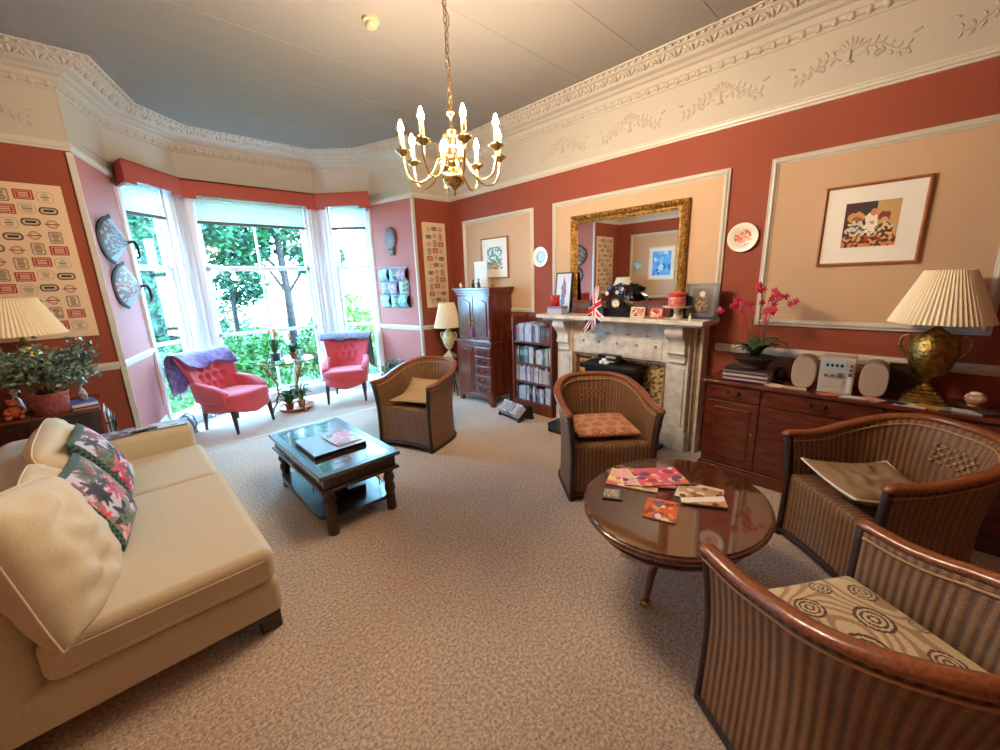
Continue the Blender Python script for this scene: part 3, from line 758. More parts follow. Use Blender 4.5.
scatter('beige back cushion in the middle of the sofa, mostly hidden behind the big slumped one', (-.31, 2.60, .645), .48, .48, .18, (.93, .0, .40), 'sofa', cord='sofa', wr=.06, seed=7, rnd=.12, pinch=.01, name='back_cushion')
def floral(seed):
    R = random.Random(seed)
    sp = [(R.uniform(0, 1), R.uniform(0, 1), R.uniform(.05, .13), R.choice([(196, 44, 60), (220, 80, 100), (150, 96, 110), (70, 84, 60), (60, 52, 66), (226, 150, 160), (98, 110, 80), (40, 38, 48)])) for _ in range(34)]
    def f(u, v):
        c = (206, 196, 206) if ns(u*3+seed, v*3) > -.1 else (150, 128, 120)
        for a, b, r, k in sp:
            d = math.hypot(u-a, v-b)*(1+.35*math.sin(6*math.atan2(v-b, u-a)))
            if d < r: c = tuple(int(q*(.65+.5*d/r)) for q in k)
        if min(u, v, 1-u, 1-v) < .05: c = (30, 52, 52) if (int(u*30)+int(v*30)) % 2 else (60, 110, 100)
        return tuple(min(255, q) for q in c)
    return f
scatter('floral cushion with roses and dark fringe, nearer of the two on the sofa', (-.205, 2.60, .66), .46, .42, .15, (.93, -.12, .42), 'paint_cloth', colf=floral(3), wr=.01)
scatter('floral cushion with red roses, farther of the two on the sofa', (-.185, 3.16, .675), .45, .44, .15, (.93, -.05, .42), 'paint_cloth', colf=floral(11), wr=.01)
# ================================================================== BUTTONED ARMCHAIRS
def make_arm(label):
    t = thing('buttoned_armchair', label, 'armchair', group='rose red buttoned armchairs')
    # seat with bowed front
    m = MB()
    def fz(p):
        q = p.copy(); 
        if q.y < 0: q.y -= .04*(1-(q.x/.29)**2)
        q.z += .015*(-q.y)/.27; return q
    m.ell((0, -.02, .385), (.29, .28, .075), n=32, m=12, e1=.45, e2=.35, fz=fz); m.build('seat', 'red_velvet', t, smooth=True)
    # rails with a scalloped lower edge
    m = MB(); P = []
    N = 40
    for i in range(N+1):
        a = 2*pi*i/N; sg = lambda v: (abs(v)**.35)*(1 if v >= 0 else -1)
        x = .272*sg(cos(a)); y = -.02+.262*sg(sin(a)); 
        if y < 0: y -= .04*(1-(x/.29)**2)
        zb = .235-.03*cos(x*11) if y < -.1 else .24
        P.append([(x, y, z) for z in (zb, zb+.04, .36)])
    m.grid(P); m.build('seat_rail', 'red_velvet', t, smooth=True, solid=.02)
    # back
    btn = [(u, v) for v, us in ((.86, (-.5, -.17, .17, .5)), (.66, (-.34, 0, .34)), (.46, (-.5, -.17, .17, .5)), (.26, (-.3, 0, .3))) for u in us]
    def bp(u, v, back=False):
        wd = .235+.085*v+.02*v*v; rec = .03+.17*v
        x = u*wd*(1-.04*v); y = .20+rec-.10*abs(u)**2.2*(1-.25*v); z = .38+.50*v
        if back: y += .085-.03*abs(u)**4; 
        else:
            d = 9
            dep = 0
            for a, b in btn:
                dd = math.hypot((u-a)*.28, (v-b)*.5); dep = max(dep, math.exp(-(dd/.03)**2))
            crease = 0
            if v < .9:
                crease = .35*math.exp(-((abs(((u*3+ (0 if v < .3 else 0)) % 1)-.5)-.0)/.09)**2) if v < .42 else 0
            y += .045*dep+.03*crease - .018
        return Vector((x, y, z))
    m = MB(); P = []; nu, nv = 40, 34
    for j in range(nv+1):
        v = j/nv; row = []
        for i in range(nu+1): row.append(bp(-1+2*i/nu, v))
        # wrap round the sides
        e = bp(1, v, True); row.append((row[-1]+e)/2+Vector((.018, 0, 0)))
        for i in range(nu+1): row.append(bp(1-2*i/nu, v, True))
        row.append((bp(-1, v, True)+row[0])/2+Vector((-.018, 0, 0)))
        P.append(row)
    m.grid(P, closed_v=True)
    top = []; 
    for q in range(1, 5):
        a = q/5*pi; row = []
        base = P[-1]; k = len(base)
        for i in range(nu+1):
            f, b = base[i], base[2*nu+2-i]
            row.append((f, b))
        top.append([f*(.5+.5*cos(a))+b*(.5-.5*cos(a))+Vector((0, 0, .035*sin(a))) for f, b in row])
    fr = [base[i] for i in range(nu+1)]; bk = [base[2*nu+2-i] for i in range(nu+1)]
    m.grid([fr]+top+[bk]); m.build('back', 'red_velvet', t, smooth=True)
    m = MB()
    for a, b in btn: m.ell(bp(a, b)+Vector((0, -.004, 0)), (.009, .006, .009), n=8, m=5)
    m.build('buttons', 'red_velvet', t, smooth=True)
    # arms
    for s in (-1, 1):
        m = MB(); rows = []
        for k in range(13):
            q = k/12; y = .24-.44*q; zt = .60-.055*q-.05*q**6; x = s*(.262+.02*sin(q*pi)); hw = .042+.008*q
            zb = .34
            prof = []
            for a in range(16):
                th = 2*pi*a/16; cx = cos(th); cz = sin(th)
                prof.append(Vector((x+hw*(abs(cx)**.6)*(1 if cx > 0 else -1)*(1 if cz > 0 else .8), y, (zt-.04)+.04*cz if cz > 0 else zb+(zt-.04-zb)*(1-abs(cz)**.5))))
            rows.append(prof)
        fr = [Vector(((p.x-rows[-1][0].x*0), p.y-.02, p.z)) for p in rows[-1]]
        c0 = sum(rows[-1], Vector())/16
        rows.append([c0+(p-c0)*.75+Vector((0, -.022, 0)) for p in rows[-1]]); rows.append([c0+(p-c0)*.02+Vector((0, -.028, 0)) for p in rows[-2]])
        m.grid(rows, closed_v=True); m.build('arm', 'red_velvet', t, smooth=True)
    for x, y in ((-.24, -.25), (.24, -.25), (-.2, .22), (.2, .22)):
        m = MB(); k = 1 if y < 0 else -1
        m.tube([(x, y, .27), (x*1.02, y-.01*k, .2), (x*1.05, y-.03*k, 0)], [.03, .027, .015], n=10); m.build('leg', 'dark_wood', t, smooth=True)
    return t
AR = [((.885, 5.58), (.50, -.87)), ((2.34, 5.70), (-.50, -.86))]
ar0 = make_arm('rose red buttoned armchair with a purple shawl over its back, left of the glass table')
place(ar0, (*AR[0][0], 0), face(*AR[0][1]), ar0['label'])
ar1 = place(copy_tree(ar0), (*AR[1][0], 0), face(*AR[1][1]), 'rose red buttoned armchair with a dark shawl over its back, right of the glass table')
# shawls (local frame of each chair)
def shawl(label, name, matn, at_, f, rows, seed):
    t = thing(name, label, 'shawl', (*at_, 0), face(*f)); m = MB(); P = []
    for i in range(31):
        u = -1+2*i/30; P.append([r(u) for r in rows])
    m.grid(P)
    for p in m.v: n_ = ns(p.x*14+seed, p.y*14, p.z*14)*.014; p.z += n_; p.y += n_
    m.build('folded_cloth', matn, t, smooth=True, solid=.014, subsurf=1); return t
rw = [lambda u: Vector((u*.30-.03, .22-.08*u*u, .76+.03*sin(u*5))), lambda u: Vector((u*.31-.03, .285-.07*u*u, .84)), lambda u: Vector((u*.32-.03, .35-.07*u*u, .905)),
      lambda u: Vector((u*.33-.03, .43-.07*u*u, .935)), lambda u: Vector((u*.33-.03, .525-.06*u*u, .90)), lambda u: Vector((u*.32-.06, .535-.06*u*u, .80-.03*u)), lambda u: Vector((u*.25-.12, .52-.06*u*u, .62-.10*(u < 0)*abs(u))), lambda u: Vector((u*.2-.15, .50-.05*u*u, .50-.06*(u < 0)))]
shawl('purple shawl spread over the back of the left armchair', 'purple_shawl', 'purple', AR[0][0], AR[0][1], rw, 1)
rw2 = [lambda u: Vector((u*.35, .26-.07*u*u, .83+.015*sin(u*7))), lambda u: Vector((u*.36, .33-.07*u*u, .89)), lambda u: Vector((u*.37, .40-.07*u*u, .925)), lambda u: Vector((u*.37, .47-.06*u*u, .925)),
       lambda u: Vector((u*.36, .525-.06*u*u, .88)), lambda u: Vector((u*.35+.02, .52-.06*u*u, .76-.10*(u > .3))), lambda u: Vector((u*.33+.05, .50-.05*u*u, .66-.2*max(0, u))), lambda u: Vector((u*.30+.08, .49-.05*u*u, .58-.26*max(0, u)))]
shawl('dark plum and grey shawl over the back of the right armchair', 'plum_shawl', 'plum', AR[1][0], AR[1][1], rw2, 4)

# ================================================================== COFFEE TABLE (dark, square)
tt = thing('coffee_table', 'low dark wooden coffee table with turned legs and a lower shelf', 'coffee table', (1.03, 3.0, 0))
m = MB(); m.box(.745, 1.315, 2.44, 3.55, .428, .452)
m.build('top_board', mat('glossy_dark_top', (66, 50, 42), .14, wood=(12, 2, 12), rgb2=(50, 38, 34), coat=1, spec=.8), tt, world=True, bevel=.005)
m = MB()
for (a, b, c, d) in ((.75, 1.31, 2.445, 2.50), (.75, 1.31, 3.49, 3.545), (.75, .80, 2.5, 3.49), (1.26, 1.31, 2.5, 3.49)): m.box(a, b, c, d, .4505, .4545)
for (a, b, c, d) in ((.90, 1.02, 2.58, 2.585), (.90, 1.02, 2.65, 2.655), (.90, .905, 2.58, 2.655), (1.015, 1.02, 2.58, 2.655), (.84, .96, 3.34, 3.345), (.84, .96, 3.27, 3.275), (.84, .845, 3.27, 3.345), (.955, .96, 3.27, 3.345)): m.box(a, b, c, d, .451, .4535)
m.build('border', mat('darker_inlay', (40, 30, 30), .3), tt, world=True, bevel=.002)
m = MB(); m.box(.775, 1.285, 2.47, 3.52, .345, .43); m.build('apron', 'dark_wood', tt, world=True, bevel=.003)
m = MB(); m.box(.755, 1.305, 2.45, 3.54, .325, .347); m.build('moulding', 'dark_wood', tt, world=True, bevel=.008, seg=3)
m = MB(); m.prism([(.76+.0, 2.60), (.80, 2.55), (.86, 2.51), (1.20, 2.51), (1.26, 2.55), (1.30, 2.60), (1.30, 3.4), (1.25, 3.46), (.81, 3.46), (.76, 3.4)], .085, .115)
m.build('lower_shelf', 'dark_wood', tt, world=True, bevel=.008, seg=3)
for x in (.815, 1.245):
    for y in (2.515, 3.475):
        m = MB(); m.lathe([(0, 0), (.034, 0), (.036, .02), (.034, .11), (.030, .13), (.036, .15), (.040, .175), (.036, .20), (.026, .215), (.034, .23), (.042, .25), (.036, .275), (.026, .29), (.036, .30), (.038, .325), (0, .325)], (x, y, 0), n=14, flute=(.05, 8))
        m.build('leg', 'dark_wood', tt, world=True, smooth=True)
# book and box on it
def slab(name, label, cat, c, w, h, t, rz, cover, colf=None, page='paper', nn=30, group=None, coverm='black'):
    o = thing(name, label, cat, c, rz, group)
    m = MB(); m.box(-w/2+.004, w/2-.004, -h/2+.004, h/2-.004, .002, t-.002); m.build('pages', page, o)
    m = MB(); m.box(-w/2, w/2, -h/2, h/2, 0, .003); m.box(-w/2, w/2, -h/2, h/2, t-.003, t); m.box(-w/2, -w/2+.004, -h/2, h/2, 0, t); m.build('binding', coverm, o)
    if colf:
        m = MB(); m.grid([[(-w/2+w*i/nn, -h/2+h*j/nn, t+.0006) for j in range(nn+1)] for i in range(nn+1)], colf=colf); m.build('printed_cover', 'paint_gloss', o)
    return o
def blobs(seed, pal, bgc, n=18, r=(.08, .2)):
    R = random.Random(seed); sp = [(R.random(), R.random(), R.uniform(*r), R.choice(pal)) for _ in range(n)]
    def f(u, v):
        c = bgc
        for a, b, q, k in sp:
            if math.hypot(u-a, (v-b))*(1+.4*ns(u*6, v*6, seed)) < q: c = k
        return c
    return f
slab('photo_book', 'big flat black book with a pink and grey cover on the dark coffee table', 'book', (1.02, 2.95, .455), .38, .42, .026, 0,  None, lambda u, v: (150, 110, 120) if (u > .45 and ns(u*5, v*5) > -.1) else (120, 132, 150), coverm='black', page='black')
slab('picture_booklet', 'thin printed booklet lying on top of the big black book', 'booklet', (1.10, 2.93, .4825), .19, .27, .006, .05, None, blobs(5, [(200, 120, 130), (120, 80, 100), (210, 190, 200), (90, 100, 130)], (190, 150, 160)), coverm='paper')
t = thing('document_tray', 'black box and wire basket on the lower shelf of the coffee table', 'basket', (1.05, 2.82, .116))
m = MB(); m.box(-.15, .1, -.12, .12, 0, .05); m.box(-.15, -.1, -.12, .12, .05, .10); m.build('tray', 'black', t, bevel=.006)
m = MB()
for y in (-.13, .13): m.tube([(-.2, y, .004), (-.2, y, .1), (-.17, y, .13), (.17, y, .13), (.2, y, .1), (.2, y, .004)], .004, n=6)
for x in (-.2, .2): m.tube([(x, -.13, .06), (x, .13, .06)], .004, n=6)
m.build('wire_handle', 'black_metal', t, smooth=True)

# ================================================================== OVAL TABLE
OT = (1.93, .74)
t = thing('oval_coffee_table', 'polished oval mahogany coffee table with glossy top and brass capped feet', 'coffee table', (*OT, 0))
m = MB(); m.lathe([(0, .445), (.93, .445), (.965, .452), (.985, .462), (1, .475), (.995, .486), (.98, .49), (0, .49)], n=64, sx=.52, sy=.435); m.build('tabletop', 'oval_wood', t, smooth=False, )
m = MB(); m.lathe([(0, .4895), (.965, .4895), (.968, .494), (.96, .496), (0, .496)], n=64, sx=.52, sy=.435); m.build('glass_overlay', mat('clear_gloss_top', (96, 54, 36), .04, wood=(3, 16, 6), rgb2=(74, 38, 24), coat=1, spec=.9), t)
m = MB(); m.lathe([(.80, .38), (.86, .385), (.88, .40), (.86, .41), (.87, .445), (.80, .445), (.80, .38)], n=64, sx=.52, sy=.435); m.build('apron', 'oval_wood', t)
m = MB(); m.lathe([(0, .20), (.05, .20), (.07, .215), (.05, .23), (.035, .26), (.045, .30), (.06, .33), (.05, .36), (.08, .38), (.10, .446), (0, .446)], n=20); m.build('pedestal', 'oval_wood', t, smooth=True)
for k in range(4):
    a = k*pi/2+pi*.995
    m = MB(); pts = [(.03, .27), (.10, .275), (.17, .22), (.215, .14), (.245, .06), (.262, .012)]
    m.tube([(cos(a)*r, sin(a)*r, z) for r, z in pts], [.022, .026, .023, .02, .017, .015], n=8); lg = m.build('leg', 'oval_wood', t, smooth=True)
    m = MB(); T = Matrix.Rotation(a, 3, 'Z'); m.box(.235, .285, -.018, .018, 0, .035, T=T); m.build('brass_cap', 'brass', lg, bevel=.006, seg=3)
zt = .4965
def mag(label, c, w, h, rz, colf, t_=.006): return slab('magazine', label, 'magazine', c, w, h, t_, rz, None, colf, coverm='paper', group=None)
pk = [(228, 90, 120), (240, 150, 160), (250, 220, 90), (240, 240, 236), (180, 60, 90), (230, 130, 60), (120, 70, 110), (226, 200, 170)]
mag('pink and yellow magazine on the left of the fanned pile on the oval table', (1.95, .98, zt), .20, .27, .35, blobs(1, [(240, 200, 120), (236, 236, 228), (226, 130, 130), (214, 90, 110), (250, 230, 150)], (240, 180, 170), 26, (.05, .14)))
mag('pink magazine with a round portrait in the middle of the fanned pile', (2.01, .93, zt+.007), .20, .27, .62, blobs(2, pk, (240, 170, 180), 26, (.05, .14)))
mag('bright pink magazine topmost on the fanned pile', (2.055, .885, zt+.014), .20, .27, .85, blobs(3, pk, (232, 90, 120), 30, (.04, .12)))
mag('orange and red food magazine nearest the edge of the oval table', (1.765, .735, zt), .19, .15, .3, blobs(4, [(226, 90, 40), (240, 150, 60), (150, 50, 40), (236, 220, 200), (110, 90, 120)], (214, 100, 60), 30, (.05, .13)))
mag('white and tan brochure at the bottom of the right pair on the oval table', (2.05, .66, zt), .18, .22, .25, blobs(6, [(236, 226, 214), (190, 150, 120), (150, 70, 60), (90, 70, 60)], (226, 206, 186), 24, (.05, .13)))
mag('brochure with a white band topmost of the right pair on the oval table', (2.01, .635, zt+.007), .17, .21, .5, lambda u, v: (244, 238, 228) if .35 < (u+v*.4) < .62 else blobs(7, [(210, 150, 110), (120, 60, 50), (236, 220, 200), (170, 90, 60)], (200, 160, 130), 24, (.05, .13))(u, v))
t = slab('drinks_coaster', 'small framed grey coaster on the near left of the oval table', 'coaster', (1.735, .985, zt), .105, .10, .007, .5, None, lambda u, v: (90, 84, 74) if min(u, v, 1-u, 1-v) < .12 else ((188, 180, 160) if ns(u*9, v*9) > 0 else (120, 110, 90)), coverm='black', page='black', nn=14)
# ================================================================== FIREPLACE
fp = thing('marble_fireplace', 'cream marble chimneypiece with carved scroll corbels on the red wall', 'fireplace', (3.6, 2.06, 0))
m = MB(); m.box(3.40, 3.80, 1.185, 2.95, 1.205, 1.245); m.box(3.47, 3.80, 1.225, 2.91, 1.18, 1.206); m.build('mantel_shelf', 'marble', fp, world=True, bevel=.006, seg=2)
m = MB(); m.box(3.62, 3.80, 1.36, 2.80, .83, 1.18); m.box(3.612, 3.63, 1.60, 2.56, .85, 1.02)
m.build('frieze', 'marble', fp, world=True, bevel=.004)
m = MB()
for y in (1.66, 1.85, 2.06, 2.27, 2.46):
    for k in range(5):
        a = k*2*pi/5; m.ell((3.611, y+.010*cos(a), .965+.010*sin(a)), (.003, .007, .007), n=6, m=4)
for y in (1.75, 1.95, 2.17, 2.36):
    m.ell((3.618, y, 1.06), (.004, .012, .012), n=6, m=4); m.box(3.617, 3.622, y-.035, y+.035, 1.058, 1.062)
m.build('incised_ornament', 'brown_marble', fp, world=True, smooth=True)['kind'] = 'stuff'
for y0, y1, s in ((1.345, 1.545, 1), (2.60, 2.80, -1)):
    m = MB(); m.box(3.60, 3.80, y0, y1, .17, 1.18); m.box(3.585, 3.80, y0-.015, y1+.015, 0, .17); m.box(3.592, 3.80, y0-.008, y1+.008, .165, .19)
    m.box(3.592, 3.62, y0+.03, y1-.03, .24, .80)
    m.build('jamb', 'marble', fp, world=True, bevel=.004)
    # scroll corbel
    m = MB(); prof = [(3.60, .84), (3.575, .842), (3.572, .86), (3.585, .866), (3.585, .89), (3.572, .896), (3.572, .91), (3.555, .93), (3.548, .96), (3.556, .99), (3.553, 1.02), (3.53, 1.055), (3.50, 1.08), (3.475, 1.11), (3.468, 1.15), (3.475, 1.18), (3.60, 1.18)]
    ym0, ym1 = y0+.025, y1-.025
    n = len(prof); m.raw([(x, ym0, z) for x, z in prof]+[(x, ym1, z) for x, z in prof], [tuple(range(n)), tuple(range(2*n-1, n-1, -1))]+[(i, (i+1) % n, n+(i+1) % n, n+i) for i in range(n)])
    m.tube([(3.50, ym0-.006, 1.13), (3.50, ym1+.006, 1.13)], .03, n=14); m.tube([(3.565, ym0-.004, .94), (3.565, ym1+.004, .94)], .018, n=12)
    m.build('scroll_corbel', 'marble', fp, world=True, bevel=.004)
    m = MB()
    if s > 0: ys = [1.258, 1.287, 1.316]
    else: ys = [2.815, 2.845, 2.875]
    for q, y in enumerate(ys): m.box(3.66+.016*(q % 2), 3.80, y, y+.028, 0, 1.18, mi=q % 2)
    m.build('reeded_side', ['marble', 'brown_marble'], fp, world=True, bevel=.006, seg=3)
m = MB()
for y0, y1 in ((1.545, 1.575), (2.565, 2.60)): m.box(3.63, 3.80, y0, y1, 0, .83)
m.box(3.64, 3.80, 1.57, 2.57, .80, .832); m.build('inner_edge', 'brown_marble', fp, world=True)
def tilef(u, v):
    if (u*6) % 1 < .04 or (v*5) % 1 < .03: return (120, 96, 70)
    q = ns(u*26, v*30, 3); return (214, 190, 140) if q > .05 else ((186, 150, 92) if q > -.2 else (110, 82, 52))
m = MB(); m.grid([[(3.70, 1.57+1.0*i/80, .0+.82*j/70) for j in range(71)] for i in range(81)], colf=tilef); m.box(3.705, 3.79, 1.575, 2.57, 0, .81, col=(120, 96, 70)); m.build('tiled_slip', 'paint_gloss', fp, world=True)
m = MB(); m.prism([(3.64, 1.52), (3.64, 2.74), (3.34, 2.74), (3.20, 2.62), (3.20, 1.66), (3.34, 1.52)], 0, .035); h = m.build('hearth_slab', 'slate', None, bevel=.006)
tag(h, 'black slate hearth slab on the carpet at the foot of the fireplace', 'hearth')
h.location = (0, 0, 0)
# stove
stv = thing('stove', 'black iron stove standing in the fireplace opening', 'stove', (3.58, 2.07, .035))
m = MB(); m.box(3.46, 3.69, 1.80, 2.34, .10, .72); m.build('body', 'black_metal', stv, world=True, bevel=.012, seg=3)
m = MB(); m.box(3.42, 3.70, 1.76, 2.38, .72, .765); m.build('top_plate', 'black_metal', stv, world=True, bevel=.01, seg=3)
m = MB(); m.box(3.445, 3.465, 1.86, 2.28, .16, .66); f_ = m.build('door', 'black_metal', stv, world=True, bevel=.006)
m = MB(); m.box(3.44, 3.447, 1.91, 2.23, .24, .60); m.build('door_glass', mat('dark_stove_glass', (14, 12, 12), .08), f_, world=True)
for y in (1.84, 2.30):
    for x in (3.49, 3.66): m = MB(); m.tube([(x, y, .035), (x, y, .11)], [.018, .024], n=8); m.build('leg', 'black_metal', stv, world=True)
t = thing('black_box', 'stack of small black boxes on top of the stove', 'box', (3.60, 2.16, .766)); m = MB(); m.box(-.07, .07, -.17, .05, 0, .045); m.build('lower_box', 'black', t, bevel=.004); m = MB(); m.box(-.06, .065, -.15, .07, .046, .085); m.build('upper_box', 'black', t, bevel=.004)
m = MB(); m.box(-.062, -.0605, -.13, -.02, .055, .075); m.box(-.0715, -.0705, -.12, .02, .015, .03); m.build('pale_label', 'silver', t)
t = thing('white_ornament', 'small white lumpy ornament in front of the black boxes on the stove', 'ornament', (3.455, 2.11, .766)); m = MB()
for q in ((0, -.03, .022), (0, .025, .022), (.005, 0, .045)): m.ell(q, (.024, .03, .022), n=10, m=7)
m.build('body', 'white_ceramic', t, smooth=True)

# ================================================================== MIRROR
t = thing('wall_mirror', 'large rectangular mirror in an ornate gilt frame above the mantelpiece', 'mirror', (3.78, 2.125, 1.26))
y0, y1, z0, z1 = 1.50, 2.75, 1.285, 2.265
def frame_loft(mb, y0, y1, z0, z1, prof, X, T=None, sgn=-1):
    """prof: (inset towards centre, projection) ; frame on plane x=X"""
    rows = []
    for i, p in prof:
        rows.append([(X+sgn*p, a, b) for a, b in ((y0+i, z0+i), (y1-i, z0+i), (y1-i, z1-i), (y0+i, z1-i))])
    mb.grid(rows, closed_v=True)
m = MB(); frame_loft(m, y0, y1, z0, z1, [(0, 0), (0, .035), (.010, .05), (.024, .055), (.044, .045), (.056, .035), (.060, .04), (.068, .04), (.072, .028), (.084, .024), (.09, .015), (.09, .0)], 3.795)
fr = m.build('gilt_frame', 'gilt', t, world=True)
m = MB(); R = random.Random(3)
def beads(a, b, fix, horiz, st):
    n = int((b-a)/st)
    for i in range(n):
        q = a+(b-a)*(i+.5)/n; y, z = (q, fix) if horiz else (fix, q)
        m.ell((3.742, y, z), (.009, .021, .012), n=7, m=4, T=rot('X', 40 if i % 2 else -40))
        m.ell((3.745, y+(0 if horiz else .015), z+(.015 if horiz else 0)), (.006, .008, .008), n=5, m=3)
for fx in (z0+.028, z1-.028): beads(y0+.03, y1-.03, fx, True, .042)
for fx in (y0+.028, y1-.028): beads(z0+.03, z1-.03, fx, False, .042)
m.build('carved_leaf', 'gilt', fr, world=True, smooth=True)['kind'] = 'stuff'
m = MB(); m.box(3.775, 3.783, y0+.08, y1-.08, z0+.08, z1-.08); m.build('mirror_glass', 'mirror', t, world=True)

# ================================================================== PICTURES AND PLATES ON THE WALL
def picture(name, label, cat, X, y0, y1, z0, z1, fw, matte, colf, fmat, pr_=.022, sgn=-1, n=60, imat='paint', mx=None, mcol='paper'):
    t = thing(name, label, cat, (X, (y0+y1)/2, z0))
    m = MB(); frame_loft(m, y0, y1, z0, z1, [(0, 0), (0, pr_), (fw*.5, pr_+.003), (fw, pr_*.7), (fw, 0)], X, sgn=sgn); m.build('frame', fmat, t, world=True)
    a, b = sorted((X+sgn*.004, X+sgn*.008)); m = MB(); m.box(a, b, y0+fw*.8, y1-fw*.8, z0+fw*.8, z1-fw*.8); m.build('mount', mcol, t, world=True)
    ym, zm = (matte, mx or matte); m = MB(); XX = X+sgn*.0095
    yy = (y1-ym, y0+ym) if sgn < 0 else (y0+ym, y1-ym)
    m.grid([[(XX, yy[0]+(yy[1]-yy[0])*i/n, z0+zm+(z1-z0-2*zm)*j/n) for j in range(n+1)] for i in range(n+1)], colf=colf); m.build('print', imat, t, world=True)
    return t
def paint1(u, v):
    q = ns(u*14, v*14); c = (70, 24, 26) if u < .3 else ((46, 44, 34) if u < .58 else (196, 156, 100))
    E = lambda a, b, r, s_: ((u-a)/r)**2+((v-b)/s_)**2 < 1+q*.6
    if E(.22, .66, .17, .12): c = (206, 146, 84)
    if E(.25, .60, .10, .09): c = (150, 92, 60)
    if E(.24, .38, .18, .2): c = (206, 198, 176) if q > -.12 else (90, 74, 60)
    if E(.50, .52, .11, .25): c = (236, 226, 200) if q > -.3 else (176, 150, 116)
    if E(.53, .76, .06, .08): c = (206, 130, 80)
    if E(.74, .64, .11, .12): c = (136, 40, 34)
    if E(.74, .56, .07, .06): c = (206, 160, 120)
    if E(.76, .36, .16, .16): c = (214, 190, 150) if q > 0 else (84, 40, 36)
    if v < .25: c = (70, 40, 34) if q < -.1 else ((214, 160, 100) if q > .15 else (160, 60, 40))
    if v < .1 and q > -.1: c = (206, 130, 60)
    return c
picture('framed_painting', 'large wood framed painting of figures in hats, right of the fireplace', 'picture', 3.795, .045, .57, 1.645, 2.175, .018, .125, paint1, 'oak_frame', n=90, mx=.12)
picture('framed_print', 'small framed watercolour of green trees hanging beside the tall cabinet', 'picture', 3.795, 3.74, 4.25, 1.65, 2.17, .015, .11, lambda u, v: (100, 132, 110) if ns(u*7, v*9, 2) > -.05 and v > .25 else ((150, 130, 120) if v < .3 and ns(u*12, v*12) > 0 else (206, 220, 206)), 'oak_frame', n=50, mx=.12)
# blue painting seen in the mirror, its bluish reflected glare painted as colour
picture('framed_painting', 'blue painting on the opposite wall, reflected glare painted in, seen in the mirror', 'picture', XL+.005, 3.62, 4.18, 1.53, 2.2, .02, .08, blobs(12, [(60, 150, 226), (120, 190, 240), (30, 100, 190), (200, 226, 240)], (90, 170, 236), 30, (.05, .15)), 'cream_ceramic', sgn=1, mx=.09)
def wall_plate(label, y, z, r, colf, X=3.795, sgn=-1):
    t = thing('wall_plate', label, 'plate', (X, y, z)); T = Matrix.Rotation(-pi/2*(-sgn), 3, 'Y') if False else Matrix(((0, 0, sgn), (0, 1, 0), (1, 0, 0)))
    m = MB(); P = []
    for k in range(41):
        a = 2*pi*k/40; row = []
        for q, d in ((0, .008), (.2, .008), (.4, .008), (.55, .009), (.62, .013), (.72, .017), (.85, .020), (.96, .023), (1, .022), (.98, .016), (.6, .004), (0, .003)):
            row.append(T @ Vector((r*q*sin(a), r*q*cos(a), d)))
        P.append(row)
    m.grid(P, colf=lambda u, v: colf(u, v) if v < .75 else (230, 226, 216)); m.build('painted_face', 'paint_gloss', t, smooth=True)
    m = MB(); m.tube([T @ Vector((r*.4*cos(a), r*.4*sin(a), .002)) for a in [i*pi/8 for i in range(17)]], .002, n=4); m.build('foot_ring', 'white_ceramic', t)
wall_plate('white plate with a red flower centre, right of the mirror', 1.068, 1.895, .113, lambda u, v: (232, 222, 202) if v > .27 else ((196, 84, 60) if ns(u*14, v*22) > -.05 else (226, 196, 170)))
wall_plate('white plate with a blue and green centre, left of the mirror', 3.20, 1.875, .115, lambda u, v: (236, 232, 222) if v > .26 else ((96, 120, 170) if ns(u*10, v*14) > 0 else (150, 176, 150)))
wall_plate('green plate on the opposite wall, seen in the mirror', 4.42, 1.86, .10, lambda u, v: (110, 170, 150) if ns(u*9, v*20) > -.1 else (206, 226, 214), X=XL+.01, sgn=1)

